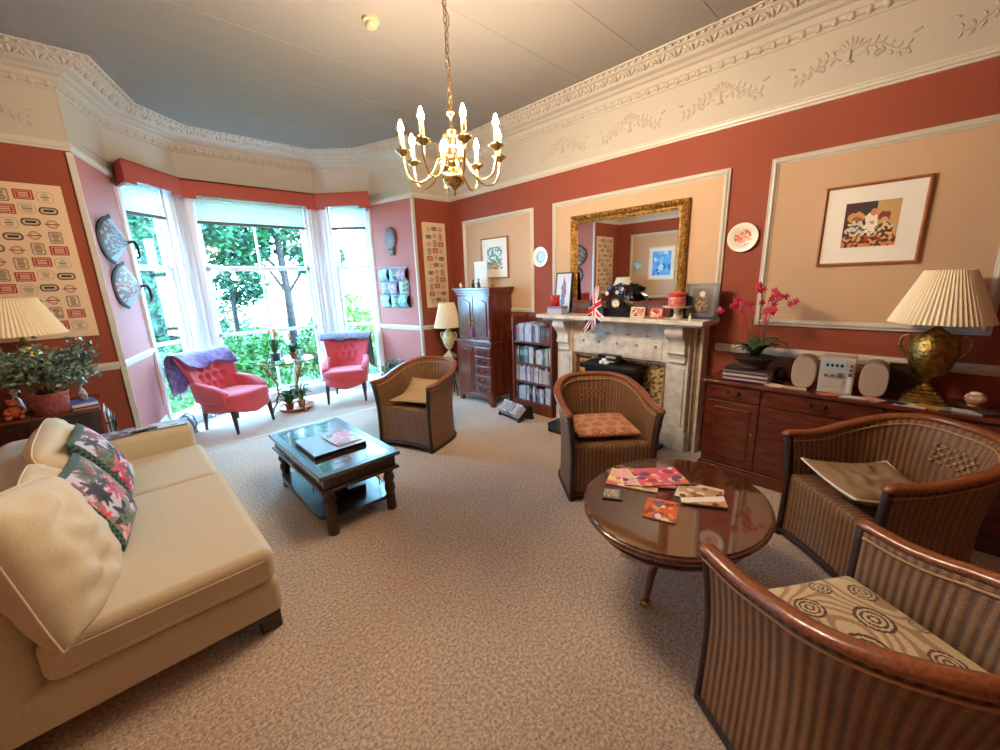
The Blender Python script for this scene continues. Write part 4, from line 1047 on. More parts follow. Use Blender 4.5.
# framed panels of vintage labels
def label_panel(label, x0, x1, z0, z1, Y, cols, rows, seed, nm='label_panel'):
    t = thing(nm, label, 'wall panel', ((x0+x1)/2, Y, z0))
    m = MB(); m.box(x0, x1, Y-.018, Y-.002, z0, z1); m.build('board', mat('cream_printed_board', (226, 196, 160), .6), t, world=True, bevel=.003)
    R = random.Random(seed); yb = Y-.0195
    pal = {'k': (52, 40, 42), 'r': (176, 54, 46), 'g': (150, 140, 130), 'b': (96, 76, 70)}
    mats = [mat('label_'+k, c, .6) for k, c in pal.items()]+[mat('label_paper', (220, 196, 166), .6)]
    m = MB(); ix, iz = .045, .045; cw, ch = (x1-x0-2*ix)/cols, (z1-z0-2*iz)/rows
    def ring(cx, cz, w, h, t_, mi, rad=.3, n=6, y=yb):
        def rr(w, h):
            out = []; r = rad*min(w, h)
            for k, (sx, sz) in enumerate(((1, 1), (-1, 1), (-1, -1), (1, -1))):
                for i in range(n+1):
                    a = k*pi/2+i*pi/2/n; out.append((cx+sx*(w/2-r)+r*cos(a), cz+sz*(h/2-r)+r*sin(a)))
            return out
        o, i_ = rr(w, h), rr(w-2*t_, h-2*t_); N = len(o)
        for k in range(N): m.quad([(o[k][0], y, o[k][1]), (o[(k+1) % N][0], y, o[(k+1) % N][1]), (i_[(k+1) % N][0], y, i_[(k+1) % N][1]), (i_[k][0], y, i_[k][1])], mi)
        return i_
    def fill(poly, mi, y): m.quad([(a, y, b) for a, b in poly], mi)
    for r in range(rows):
        for c in range(cols):
            cx, cz = x0+ix+cw*(c+.5), z0+iz+ch*(r+.5)+(ch*.12 if c % 2 else -.0*ch)
            kind = (c*3+r*2+seed) % 5; W, H = cw*.94, ch*.9
            if kind == 0:
                fill(ring(cx, cz, W, H*.8, .005, 1, .1), 1, yb); ring(cx, cz, W*.8, H*.6, .003, 4, .1, y=yb-.0006)
                for k in (-1, 0, 1): m.quad([(cx-W*.25, yb-.0006, cz+k*H*.14-.003), (cx+W*.25, yb-.0006, cz+k*H*.14-.003), (cx+W*.25, yb-.0006, cz+k*H*.14+.003), (cx-W*.25, yb-.0006, cz+k*H*.14+.003)], 4)
            elif kind == 1:
                ring(cx, cz, W, H*.62, .008, 0, .45); ring(cx, cz, W*.8, H*.4, .003, 3, .4)
                m.quad([(cx-W*.28, yb, cz-.008), (cx+W*.28, yb, cz-.008), (cx+W*.28, yb, cz+.010), (cx-W*.28, yb, cz+.010)], 0)
            elif kind == 2:
                ring(cx, cz, W*.7, H, .004, 3, .18); ring(cx, cz, W*.58, H*.88, .002, 3, .18)
                for k in range(-3, 4):
                    ww = W*R.uniform(.12, .24); m.quad([(cx-ww, yb, cz+k*H*.11-.003), (cx+ww, yb, cz+k*H*.11-.003), (cx+ww, yb, cz+k*H*.11+.003), (cx-ww, yb, cz+k*H*.11+.003)], 3)
            elif kind == 3:
                ring(cx, cz, W*.86, H*.9, .003, 2, .35)
                for k in range(-2, 3):
                    ww = W*R.uniform(.12, .3); m.quad([(cx-ww, yb, cz+k*H*.13-.003), (cx+ww, yb, cz+k*H*.13-.003), (cx+ww, yb, cz+k*H*.13+.003), (cx-ww, yb, cz+k*H*.13+.003)], 2 if k else 0)
            else:
                ring(cx, cz, W*.6, H*.7, .004, 0, .5); ring(cx, cz, W*.42, H*.5, .003, 1, .5)
                m.quad([(cx-W*.4, yb, cz-.004), (cx+W*.4, yb, cz-.004), (cx+W*.4, yb, cz+.004), (cx-W*.4, yb, cz+.004)], 1)
    m.build('printed_labels', mats, t, world=True)['kind'] = 'stuff'
label_panel('wide cream wall panel printed with vintage labels behind the left lamp', -.75, -.10, 1.27, 2.465, YW, 5, 11, 1)
label_panel('narrow cream wall panel printed with vintage labels above the far corner lamp', 3.30, 3.69, 1.27, 2.44, YW, 3, 11, 3)

# fan-shaped vases on the left bay return
def on_wall(A, B, u, off=0.):
    A2, B2 = Vector((*A, 0)), Vector((*B, 0)); d = (B2-A2).normalized(); n = Vector((d.y, -d.x, 0)); return A2+d*u+n*off, d, n
def wall_fan(label, u, z, colf, sc=1.):
    p, d, n = on_wall(BAY[0], BAY[1], u, .004); t = thing('wall_pocket', label, 'wall ornament', (p.x, p.y, z), math.atan2(d.y, d.x)-.50)
    # local: +x along wall towards window, -y into the room
    m = MB(); P = []
    A0, A1 = radians(97), radians(252); ap = Vector((.26, 0, .02))
    for i in range(29):
        a = A0+(A1-A0)*i/28; row = []
        rx, rz_ = .30, .27
        e = Vector((.20+.40*cos(a)*.95 if False else .12+.26*cos(a), 0, .03+.24*sin(a)))
        for j in range(13):
            q = j/12; b = ap.lerp(e, q); b.y = -.012-.05*sin(q*pi*.5)*sin(pi*i/28)-.012*q; row.append(b*sc)
        P.append(row)
    m.grid(P, colf=colf); m.build('painted_shell', 'paint', t, smooth=True, solid=.006)
    m = MB(); m.tube([r[-1] for r in P], .009, n=6); m.build('rim', 'black_metal', t, smooth=True)
    m = MB(); m.tube([ap*sc+Vector((-.02, -.02, .01)), ap*sc+Vector((.03, -.03, .02)), ap*sc+Vector((.06, -.03, -.02)), ap*sc+Vector((.075, -.02, -.10)), ap*sc+Vector((.07, -.014, -.13))], [.012, .015, .014, .013, .008], n=8); m.build('curled_handle', 'black', t, smooth=True)
    m = MB()
    for k in range(6): m.ell(((.092+.008*cos(k))*sc, -.018+.005*sin(k*2), (.272+.01*sin(k*1.3))*sc), (.013, .009, .009), n=6, m=4)
    m.build('top_knot', 'leaf', t, smooth=True)
def fanc(s, a, b, c):
    def f(u, v):
        if v > .86: return (60, 66, 60)
        if .1 > u or u > .82: return (150, 178, 184)
        q = ns(u*20+s, v*22); return a if q > .12 else (b if q > -.15 else c)
    return f
wall_fan('upper fan shaped painted wall pocket beside the left bay window', .28, 2.06, fanc(2, (150, 160, 150), (110, 84, 76), (60, 80, 76)), .9)
wall_fan('lower fan shaped painted wall pocket beside the left bay window', .36, 1.65, fanc(8, (170, 190, 180), (170, 80, 70), (70, 96, 70)), .9)
# right return: head plaque and woven metal plaque
p, d, n = on_wall(BAY[4], BAY[5], .47, .004); t = thing('head_plaque', 'small dark metal hot air balloon shaped wall plaque beside the right bay window', 'wall ornament', (p.x, p.y, 2.22), math.atan2(d.y, d.x))
m = MB(); m.ell((0, -.02, .04), (.115, .02, .15), n=20, m=12); m.prism([(-.05, -.20), (.05, -.20), (.07, -.10), (-.07, -.10)], .0, .02, T=Matrix(((1, 0, 0), (0, 0, -1), (0, 1, 0)))); m.build('plate', mat('brown_pewter', (112, 88, 80), .5, .3), t, smooth=True)
m = MB()
for k in range(-4, 5): m.tube([(k*.024*math.sqrt(max(.02, 1-q*q)), -.034+.012*abs(q), .04+.14*q) for q in (-.95, -.6, -.2, .2, .6, .95)], .004, n=5)
for k in range(4): m.tube([(-.1+.0*k, -.03, -.02+.045*k), (0, -.044, -.025+.045*k), (.1, -.03, -.02+.045*k)], .003, n=4)
m.build('raised_relief', 'steel', t, smooth=True)
p, d, n = on_wall(BAY[4], BAY[5], .46, .004); t = thing('woven_plaque', 'square plaque of nine curved blue and mauve metal strips beside the right bay window', 'wall ornament', (p.x, p.y, 1.275), math.atan2(d.y, d.x))
m = MB(); m.box(-.30, .30, -.012, 0, 0, .58); m.build('backing', 'black', t)
R = random.Random(2)
for i in range(3):
    for j in range(3):
        m = MB(); P = []; c = R.choice([(160, 186, 196), (180, 146, 166), (136, 178, 178), (180, 166, 190), (160, 190, 180)]); hor = (i+j) % 2
        for a in range(13):
            q = a/12; bul = .045*sin(q*pi)
            P.append([(-.29+.193*i+(.185*q if hor else .185*w_)+.003, -.014-bul, .012+.188*j+(.175*w_ if hor else .175*q)) for w_ in [k/8 for k in range(9)]])
        m.grid(P, colf=lambda u, v, c=c, i=i, j=j: tuple(int(k*(.75+.5*(ns(u*3+i*5, v*6+j*3)+.4))) for k in c)); m.build('curved_strip', 'paint', t, smooth=True, solid=.003)
# ================================================================== TALL CABINET
t = thing('tall_cabinet', 'tall dark mahogany cabinet on cabinet with arched doors in the far corner', 'cabinet', (3.57, 4.02, 0))
m = MB(); m.box(3.40, 3.79, 3.70, 4.34, .86, 1.47); m.box(3.385, 3.79, 3.685, 4.355, 1.44, 1.475); m.box(3.365, 3.79, 3.665, 4.375, 1.475, 1.51); m.box(3.35, 3.79, 3.65, 4.39, 1.51, 1.54)
m.build('upper_case', 'mahogany_v', t, world=True, bevel=.006, seg=3)
m = MB(); m.box(3.375, 3.79, 3.675, 4.365, .13, .83); m.box(3.355, 3.79, 3.655, 4.385, .825, .862); m.box(3.365, 3.79, 3.665, 4.375, .80, .826)
m.build('lower_case', 'mahogany_v', t, world=True, bevel=.006, seg=3)
def arch_panel(mb, X0, X1, y0, y1, z0, z1, h=.04, bulge=0.):
    n = 12; top = [(y1+(y0-y1)*i/n, z1-h+h*sin(pi*i/n)) for i in range(n+1)]
    poly = [(y0, z0), (y1, z0)]+top; N = len(poly)
    mb.raw([(X1, a, b) for a, b in poly]+[(X0, a, b) for a, b in poly], [tuple(range(N)), tuple(range(2*N-1, N-1, -1))]+[(i, (i+1) % N, N+(i+1) % N, N+i) for i in range(N)])
for y0, y1 in ((3.71, 4.015), (4.025, 4.33)):
    m = MB(); m.box(3.388, 3.402, y0, y1, .875, 1.43); dd = m.build('door', 'mahogany_v', t, world=True, bevel=.004)
    m = MB(); arch_panel(m, 3.376, 3.39, y0+.045, y1-.045, .92, 1.39); m.build('raised_panel', 'mahogany_v', dd, world=True, bevel=.006, seg=3)
    yk = 3.995 if y0 < 3.8 else 4.045; m = MB(); m.ell((3.374, yk, 1.10), (.012, .012, .016), n=10, m=6); m.build('knob', 'antique_brass', dd, world=True, smooth=True)
m = MB(); m.box(3.36, 3.377, 4.03, 4.35, .17, .79); dd = m.build('door', 'mahogany_v', t, world=True, bevel=.004)
m = MB(); arch_panel(m, 3.35, 3.362, 4.07, 4.31, .21, .75); m.build('raised_panel', 'mahogany_v', dd, world=True, bevel=.006, seg=3)
for k in range(5):
    z = .17+.124*k; m = MB(); m.box(3.358, 3.377, 3.69, 4.015, z, z+.118); dr = m.build('drawer', 'mahogany_v', t, world=True, bevel=.005, seg=3)
    m = MB()
    for y in (3.79, 3.91): m.ell((3.352, y, z+.06), (.006, .012, .018), n=8, m=5)
    m.tube([(3.350, 3.79, z+.06), (3.336, 3.81, z+.035), (3.334, 3.85, z+.03), (3.336, 3.89, z+.035), (3.350, 3.91, z+.06)], .005, n=6); m.build('drop_handle', 'black_metal', dr, world=True, smooth=True)
m = MB(); n = 16
poly = [(3.675, .135), (4.365, .135)]+[(4.365-.05, .07)]+[(4.30-.56*i/n, .07+.045*sin(pi*i/n)) for i in range(n+1)]+[(3.725, .07)]
N = len(poly); m.raw([(3.365, a, b) for a, b in poly]+[(3.385, a, b) for a, b in poly], [tuple(range(N)), tuple(range(2*N-1, N-1, -1))]+[(i, (i+1) % N, N+(i+1) % N, N+i) for i in range(N)])
m.build('shaped_apron', 'mahogany_v', t, world=True)
for x, y in ((3.40, 3.70), (3.40, 4.34), (3.76, 3.70), (3.76, 4.34)):
    m = MB(); m.box(x-.03, x+.03, y-.03, y+.03, 0, .135); m.build('foot', 'mahogany_v', t, world=True, bevel=.01)
t = thing('tassel', 'purple silk tassel hanging from the cabinet door knob', 'tassel', (3.362, 4.03, 1.09))
m = MB(); m.tube([(0, 0, .01), (-.004, 0, -.03), (0, 0, -.06)], .003, n=5); m.build('cord', mat('mauve_cord', (170, 90, 150), .7), t, smooth=True)
m = MB(); m.lathe([(0, -.05), (.012, -.055), (.014, -.07), (.010, -.08), (.016, -.10), (.022, -.17), (.021, -.175), (0, -.175)], n=14, flute=(.1, 7)); m.build('skirt', mat('mauve_silk', (156, 66, 140), .6), t, smooth=True)
# things on the cabinet
def lathe_thing(name, label, cat, c, prof, matn, part='body', n=16, group=None, more=None):
    t = thing(name, label, cat, c, 0, group); m = MB(); m.lathe(prof, n=n); m.build(part, matn, t, smooth=True)
    if more:
        for nm, pf, mt in more: m = MB(); m.lathe(pf, n=n); m.build(nm, mt, t, smooth=True)
    return t
t = thing('wall_card', 'tall white ruled card frame standing on the tall cabinet', 'frame', (3.66, 4.13, 1.541), .1)
m = MB(); m.box(-.008, .008, -.11, .11, 0, .33); m.build('board', 'paper', t)
m = MB()
for a, b, c, d in ((-.11, .11, 0, .012), (-.11, .11, .318, .33), (-.11, -.098, 0, .33), (.098, .11, 0, .33)): m.box(-.014, -.007, a, b, c, d)
m.build('frame', 'white', t)
m = MB()
for k in range(7): m.box(-.0095, -.008, -.08, .06, .05+.035*k, .053+.035*k)
for k in range(3): m.box(-.0095, -.008, -.06+.05*k, -.057+.05*k, .04, .28)
m.build('ruled_lines', 'silver', t)['kind'] = 'stuff'
def figurine(label, c, s, mt, rz=0, cat='figurine', hat=None):
    t = thing('figurine', label, cat, c, rz); m = MB()
    m.tube([(0, 0, 0), (0, 0, .03*s), (0, .004*s, .06*s), (0, 0, .075*s), (0, 0, .085*s)], [.022*s, .024*s, .016*s, .008*s, .007*s], n=9)
    m.tube([(0, -.014*s, .065*s), (-.014*s, -.026*s, .045*s), (-.022*s, -.012*s, .04*s)], .005*s, n=6); m.tube([(0, .014*s, .065*s), (-.014*s, .026*s, .045*s), (-.024*s, .014*s, .05*s)], .005*s, n=6)
    m.build('body', mt, t, smooth=True); m = MB(); m.ell((0, 0, .098*s), (.013*s, .012*s, .015*s), n=9, m=7); m.build('head', hat or mt, t, smooth=True)
    return t
figurine('small dark capped figurine leftmost on top of the tall cabinet', (3.44, 4.30, 1.541), .85, 'cream_ceramic', hat='black')
figurine('small black figurine beside the white card on the tall cabinet', (3.44, 4.05, 1.541), .9, 'black')
figurine('small dark green figurine in the middle of the cabinet top', (3.44, 3.94, 1.541), 1.0, mat('green_glaze', (60, 84, 60), .3))
figurine('small white figurine on the cabinet top left of the plant', (3.44, 3.86, 1.541), .9, 'white_ceramic')
figurine('second small white figurine on the cabinet top, next to the plant', (3.44, 3.79, 1.541), .95, 'white_ceramic', rz=.8)
t = thing('potted_plant', 'tiny green potted plant at the right end of the cabinet top', 'plant', (3.46, 3.705, 1.541)); m = MB(); m.lathe([(0, 0), (.02, 0), (.028, .035), (.024, .035), (0, .03)]); m.build('pot', 'terracotta', t, smooth=True)
m = MB(); leaf_c = m; R = random.Random(1)
for k in range(60):
    a = R.uniform(0, 6.28); p = Vector((cos(a)*R.uniform(0, .03), sin(a)*R.uniform(0, .03), R.uniform(.035, .105))); q = Vector((R.gauss(0, 1), R.gauss(0, 1), R.gauss(0, 1))).normalized()*.012; w_ = q.cross(Vector((0, 0, 1)))*.6; m.quad([p-q, p-w_, p+q, p+w_])
m.build('foliage', mat('fresh_green_leaf', (60, 140, 90), .5), t)

# ================================================================== PLEATED TABLE LAMPS
def shade(mb, r0, r1, z0, z1, n=150, amp=.006):
    P = []
    for k in range(n+1):
        a = 2*pi*k/n; s = amp if k % 2 else -amp
        P.append([((r0+(r1-r0)*q+s*(1-.4*q))*cos(a), (r0+(r1-r0)*q+s*(1-.4*q))*sin(a), z0+(z1-z0)*q) for q in (0, .5, 1)])
    mb.grid(P); return mb
def urn_lamp(name, label, c, base, r0, r1, z0, z1, mt, kind, rz=0, n=120):
    t = thing(name, label, 'lamp', c, rz)
    m = MB(); shade(m, r0, r1, z0, z1, n=n, amp=r0*.022); m.build('lamp_shade', 'shade', t, solid=.002)
    m = MB(); m.tube([(0, 0, z0*.62), (0, 0, z0+.06)], .009, n=8); m.ell((0, 0, z0+.08), (.028, .028, .04), n=12, m=8); m.build('bulb_holder', 'antique_brass' if kind == 'brass' else 'brass', t, smooth=True)
    h = z0
    m = MB(); m.lathe([(0, .18*h), (.26*base, .19*h), (.2*base, .21*h), (.16*base, .23*h), (.2*base, .26*h), (.36*base, .29*h), (.55*base, .33*h), (.85*base, .43*h), (1.02*base, .55*h), (1.08*base, .66*h), (1.02*base, .75*h), (.8*base, .81*h), (.74*base, .84*h), (.5*base, .88*h), (.2*base, .93*h), (.12*base, 1.0*h), (0, 1.0*h)], n=32)
    m.build('urn', mt, t, smooth=True)
    m = MB(); b = base
    for k, (w_, z_a, z_b) in enumerate(((.95, 0, .045), (.84, .045, .085), (.68, .085, .12), (.5, .12, .155), (.34, .155, .20))): m.box(-w_*b, w_*b, -w_*b, w_*b, z_a*h, z_b*h)
    m.build('stepped_base', mt, t, bevel=.003)
    for s in (-1, 1):
        m = MB(); m.tube([(0, s*.86*b, .52*h), (0, s*1.15*b, .60*h), (0, s*1.42*b, .70*h), (0, s*1.38*b, .80*h), (0, s*1.15*b, .84*h), (0, s*.95*b, .80*h), (0, s*.9*b, .74*h)], [.006, .008, .009, .009, .008, .008, .006], n=8)
        m.build('handle', mt, t, smooth=True)
    return t
urn_lamp('table_lamp', 'big brass urn lamp with a pleated cream shade on the sideboard', (3.57, -.10, .796), .105, .225, .105, .495, .80, 'antique_brass', 'brass', rz=0)
urn_lamp('table_lamp', 'cream two handled urn lamp on the small black table in the far corner', (3.42, 4.62, .56), .085, .195, .105, .44, .78, mat('cream_gilt_glaze', (224, 210, 176), .3, var=(14, .2), rgb2=(190, 160, 100)), 'cream', rz=.5)
urn_lamp('table_lamp', 'table lamp with a pleated cream shade on the dark table behind the sofa', (-.49, 4.50, .786), .075, .235, .125, .56, .82, 'antique_brass', 'brass')
# small black tripod table in the corner
t = thing('lamp_table', 'small black table with thin legs under the far corner lamp', 'table', (3.42, 4.62, 0)); m = MB(); m.lathe([(0, .53), (.15, .53), (.16, .545), (.15, .558), (0, .558)], n=28); m.build('tabletop', 'black', t, smooth=False)
for k in range(3):
    a = k*2.1+.6; m = MB(); m.tube([(.11*cos(a), .11*sin(a), .535), (.07*cos(a), .07*sin(a), .28), (.13*cos(a), .13*sin(a), 0)], .009, n=7); m.build('leg', 'black_metal', t, smooth=True)
m = MB(); m.lathe([(0, .27), (.075, .27), (.075, .282), (0, .282)], n=20); m.build('lower_shelf', 'black', t)
lathe_thing('ceramic_jug', 'small white jug on the lower shelf of the corner lamp table', 'jug', (3.42, 4.62, .283), [(0, 0), (.03, 0), (.045, .04), (.04, .08), (.025, .10), (.03, .13), (.02, .13), (0, .09)], 'white_ceramic', more=[('handle', [(.0, .1), (.012, .105), (.0, .11)], 'white_ceramic')])

# ================================================================== BOOKCASE WITH BOOKS
t = thing('bookcase', 'narrow open wooden bookcase beside the fireplace', 'bookcase', (3.67, 3.16, 0))
for y in (2.855, 3.465):
    m = MB(); m.box(3.545, 3.795, y-.012, y+.012, 0, 1.19); m.build('side_panel', 'book_wood', t, world=True, bevel=.004)
SH = [.14, .385, .62, .885]
for z in SH:
    m = MB(); m.box(3.555, 3.785, 2.867, 3.453, z-.018, z); m.build('shelf', 'book_wood', t, world=True, bevel=.003)
m = MB(); m.box(3.785, 3.797, 2.85, 3.47, 0, 1.19); m.build('back_panel', 'book_wood', t, world=True)
m = MB(); m.box(3.55, 3.57, 2.867, 3.453, 0, .122); m.build('plinth', 'book_wood', t, world=True)
m = MB(); m.box(3.77, 3.785, 2.867, 3.453, 1.14, 1.21); m.build('top_rail', 'book_wood', t, world=True, bevel=.003)
PAL = [((176, 196, 214), 'pale blue'), ((120, 140, 190), 'blue'), ((206, 206, 214), 'white'), ((150, 140, 170), 'mauve'), ((60, 60, 72), 'dark grey'), ((120, 60, 56), 'dark red'), ((190, 180, 160), 'cream'), ((90, 130, 130), 'teal'), ((200, 160, 170), 'pink')]
bmats = [mat('book_cover_%s' % n_.replace(' ', '_'), c, .5) for c, n_ in PAL]
ORD = ['first', 'second', 'third', 'fourth', 'fifth', 'sixth', 'seventh', 'eighth', 'ninth', 'tenth', 'eleventh', 'twelfth', 'thirteenth', 'fourteenth', 'fifteenth', 'sixteenth', 'seventeenth', 'eighteenth', 'nineteenth', 'twentieth']
def book(name, label, c, d_, th, h, cm, rz=0, group=None, cat='book', lean=0):
    """spine faces local -x ; thickness along y"""
    o = thing(name, label, cat, c, rz, group)
    if lean: o.rotation_euler[0] = lean
    m = MB(); m.box(0, .003, 0, th, 0, h); m.box(0, d_, 0, .0025, 0, h); m.box(0, d_, th-.0025, th, 0, h); m.build('cover', bmats[cm], o)
    m = MB(); m.box(.003, d_-.004, .0025, th-.0025, .003, h-.004); m.build('pages', 'paper', o)
    m = MB(); m.box(-.0006, .0002, th*.3, th*.7, h*.45, h*.8); m.build('title_band', bmats[(cm+2) % 9] if cm != 2 else bmats[3], o)
    return o
R = random.Random(9); SN = ['bottom shelf', 'second lowest shelf', 'third shelf up', 'top shelf']
PR_ = [[0, 2, 4, 7, 2, 0, 4], [3, 2, 6, 3, 2, 8, 2], [7, 0, 7, 4, 2, 6, 0], [0, 1, 2, 0, 7, 3, 2]]
for si, z in enumerate(SH):
    y = 3.449; k = 0
    while y > 2.89 and k < 20:
        if si == 3 and y < 3.06: cm = 5; hh = .19; th = .024
        else: cm = R.choice(PR_[si]); hh = R.uniform(.165, .215) if si != 3 else R.uniform(.19, .235); th = R.uniform(.022, .042)
        if y-th < 2.87: break
        book('book', '%s spined book, %s from the left on the %s' % (PAL[cm][1], ORD[k], SN[si]), (3.58+R.uniform(0, .015), y-th, z+.0005), .14, th-.001, hh, cm, group='books in the narrow bookcase')
        y -= th+.0008; k += 1
# rack on the floor with cd cases
t = thing('floor_rack', 'low slanted black rack standing on the carpet before the bookcase', 'rack', (3.30, 3.22, 0), -.15)
for y in (-.19, .19):
    m = MB(); m.prism([(-.10, 0), (-.07, 0), (.0, .04), (.10, 0), (.14, 0), (.10, .17), (.07, .17), (-.10, .04)], y-.008, y+.008, T=Matrix(((1, 0, 0), (0, 0, 1), (0, 1, 0)))); m.build('side_panel', 'black', t)
m = MB(); 
m.seg((-.085, -.19, .03), (-.085, .19, .03), .03, .01); m.seg((.08, -.19, .10), (.08, .19, .10), .01, .12); m.build('crossbar', 'black', t)
for k in range(9):
    cm = [2, 6, 0, 2, 3, 3, 2, 6, 2][k]
    o = thing('disc_case', '%s slim case, %s along from the cabinet end of the low floor rack' % (PAL[cm][1], ORD[k]), 'case', (3.30-.02-.006*0, 3.22, .0), -.15, 'slim cases in the floor rack')
    m = MB(); yy = .15-.040*k; T = rot('Y', -38); m.box(-.075, .075, yy-.017, yy+.017, 0, .10, T=None)
    for i, p in enumerate(m.v): q = T @ Vector((p.x, p.y, p.z)); m.v[i] = Vector((q.x, q.y, q.z+.075))
    m.build('case', bmats[cm], o, bevel=.002)
    m = MB(); m.box(-.05, .05, yy-.008, yy+.008, .1002, .101)
    for i, p in enumerate(m.v): q = T @ Vector((p.x, p.y, p.z)); m.v[i] = Vector((q.x, q.y, q.z+.075))
    m.build('title_band', bmats[(cm+3) % 9], o)
# ================================================================== SIDEBOARD
t = thing('sideboard', 'long mahogany sideboard with drawers over cupboards along the right wall', 'sideboard', (3.58, -.3, 0))
m = MB(); m.box(3.355, 3.785, -1.75, 1.135, .768, .795); m.build('top_board', 'mahogany', t, world=True, bevel=.006, seg=3)
m = MB(); m.box(3.39, 3.785, -1.72, 1.11, .08, .768); m.build('carcass', 'mahogany', t, world=True)
m = MB(); m.box(3.365, 3.785, -1.745, 1.13, 0, .075); m.box(3.375, 3.785, -1.735, 1.12, .075, .095); m.build('plinth', 'mahogany', t, world=True, bevel=.006, seg=3)
ysp = [1.10, .715, .05, -.60, -1.10, -1.70]
for i in range(5):
    y1, y0 = ysp[i]-.012, ysp[i+1]+.012
    m = MB(); m.box(3.376, 3.392, y0, y1, .645, .758); dr = m.build('drawer', 'mahogany', t, world=True, bevel=.004)
    yc = (y0+y1)/2; m = MB()
    for y in (yc-.04, yc+.04): m.ell((3.372, y, .71), (.006, .011, .016), n=8, m=5)
    m.tube([(3.370, yc-.04, .708), (3.354, yc-.034, .690), (3.350, yc, .680), (3.354, yc+.034, .690), (3.370, yc+.04, .708)], .0045, n=6); m.build('bail_handle', 'black_metal', dr, world=True, smooth=True)
    m = MB(); m.box(3.378, 3.392, y0, y1, .11, .630); d_ = m.build('door', 'mahogany', t, world=True, bevel=.004)
    m = MB(); m.box(3.370, 3.38, y0+.05, y1-.05, .16, .58); m.build('raised_panel', 'mahogany', d_, world=True, bevel=.005, seg=2)
    m = MB(); m.ell((3.368, y0+.03, .40), (.009, .009, .009), n=10, m=6); m.build('knob', 'antique_brass', d_, world=True, smooth=True)
ZS = .7955
# orchid bowl on magazines
cols = [(60, 44, 50), (190, 176, 176), (120, 60, 70), (206, 196, 190), (80, 74, 80), (150, 120, 110), (56, 50, 56)]
names = ['dark grey', 'pale grey', 'dark red', 'cream', 'slate grey', 'tan', 'black']
zz = ZS; R = random.Random(6)
for k in range(7):
    th = (.012, .016, .012, .018, .012, .014, .012)[k]
    pos = ['lowest', 'second from the bottom', 'third from the bottom', 'middle one', 'third from the top', 'second from the top', 'topmost'][k]
    cmn = mat('magazine_cover_%d' % k, cols[k], .4)
    slab('magazine', '%s magazine, %s in the pile under the orchid bowl' % (names[k], pos), 'magazine', (3.52+R.uniform(-.01, .01), .865+R.uniform(-.01, .01), zz), .22, .30, th, R.uniform(-.06, .06), None, coverm=cmn, group='magazines under the orchid bowl'); zz += th+.0006
t = thing('orchid_bowl', 'magenta orchids growing in a dark woven bowl on a pile of magazines', 'potted orchid', (3.52, .83, zz))
m = MB(); m.lathe([(0, 0), (.08, 0), (.095, .012), (.085, .02), (.11, .05), (.148, .085), (.153, .09), (.145, .09), (.11, .06), (0, .05)], n=32, flute=(.012, 32)); m.build('bowl', mat('dark_woven_bowl', (70, 44, 34), .7, bump=(90, .9), var=(60, .4)), t, smooth=True)
m = MB(); m.ell((0, 0, .07), (.118, .118, .02), n=20, m=8); m.build('moss', 'soil', t, smooth=True)
def strap_leaf(mb, a, L, w, rise, droop, c=(0, 0, 0), n=8, mi=0):
    c = Vector(c); d = Vector((cos(a), sin(a), 0)); s = Vector((-sin(a), cos(a), 0)); rows = []
    for i in range(n+1):
        q = i/n; p = c+d*L*q+Vector((0, 0, rise*sin(q*pi*.6)-droop*q*q)); ww = w*math.sin(pi*min(1, .12+q*.88))**.7
        rows.append([p-s*ww, p-Vector((0, 0, .006)), p+s*ww])
    mb.grid(rows, mi=mi)
for k in range(11):
    m = MB(); strap_leaf(m, k*2.4, .14+.03*(k % 3), .040, .10+.03*(k % 3), .04, (0, 0, .085+.01*(k % 2))); m.build('leaf', 'leaf', t, smooth=True, solid=.002)
# stems and flowers; local y is left in the picture
stems = [(-.02, .05, .46, .19, 1), (.0, .03, .50, .11, 1), (0, -.01, .62, .02, 1), (0, -.04, .56, -.06, 1), (.02, -.05, .52, -.13, -1), (-.02, -.05, .46, -.04, -1)]
ib = 0
for si, (x, y, h, dy, sg) in enumerate(stems):
    pts = [Vector((x, y, .07)), Vector((x, y, h*.6)), Vector((x, y+dy*.25, h*.95)), Vector((x-.02, y+dy*.7, h*1.02)), Vector((x-.03, y+dy*1.25, h*.98))]
    m = MB(); m.tube(pts, [.003, .003, .0025, .002, .0015], n=5); m.build('stem', 'stem', t, smooth=True)
    for q in range(6):
        f = q/5; seg_ = 1.6+f*2.4; i0 = min(3, int(seg_)); p = pts[i0].lerp(pts[i0+1], seg_-i0)+Vector((R.uniform(-.02, .02), R.uniform(-.015, .015), R.uniform(-.025, .02)))
        m = MB(); nrm = Vector((-1, R.uniform(-.6, .6), R.uniform(-.3, .5))).normalized(); T = orient(nrm)
        for e in range(5):
            a = e*2*pi/5+R.uniform(-.2, .2); m.ell(p+T @ Vector((.013*cos(a), .013*sin(a), 0)), (.013, .0075, .003), n=7, m=4, T=T @ Matrix.Rotation(a, 3, 'Z'))
        m.ell(p+T @ Vector((0, 0, .005)), (.005, .006, .006), n=6, m=4)
        m.build('flower', 'magenta', t, smooth=True)
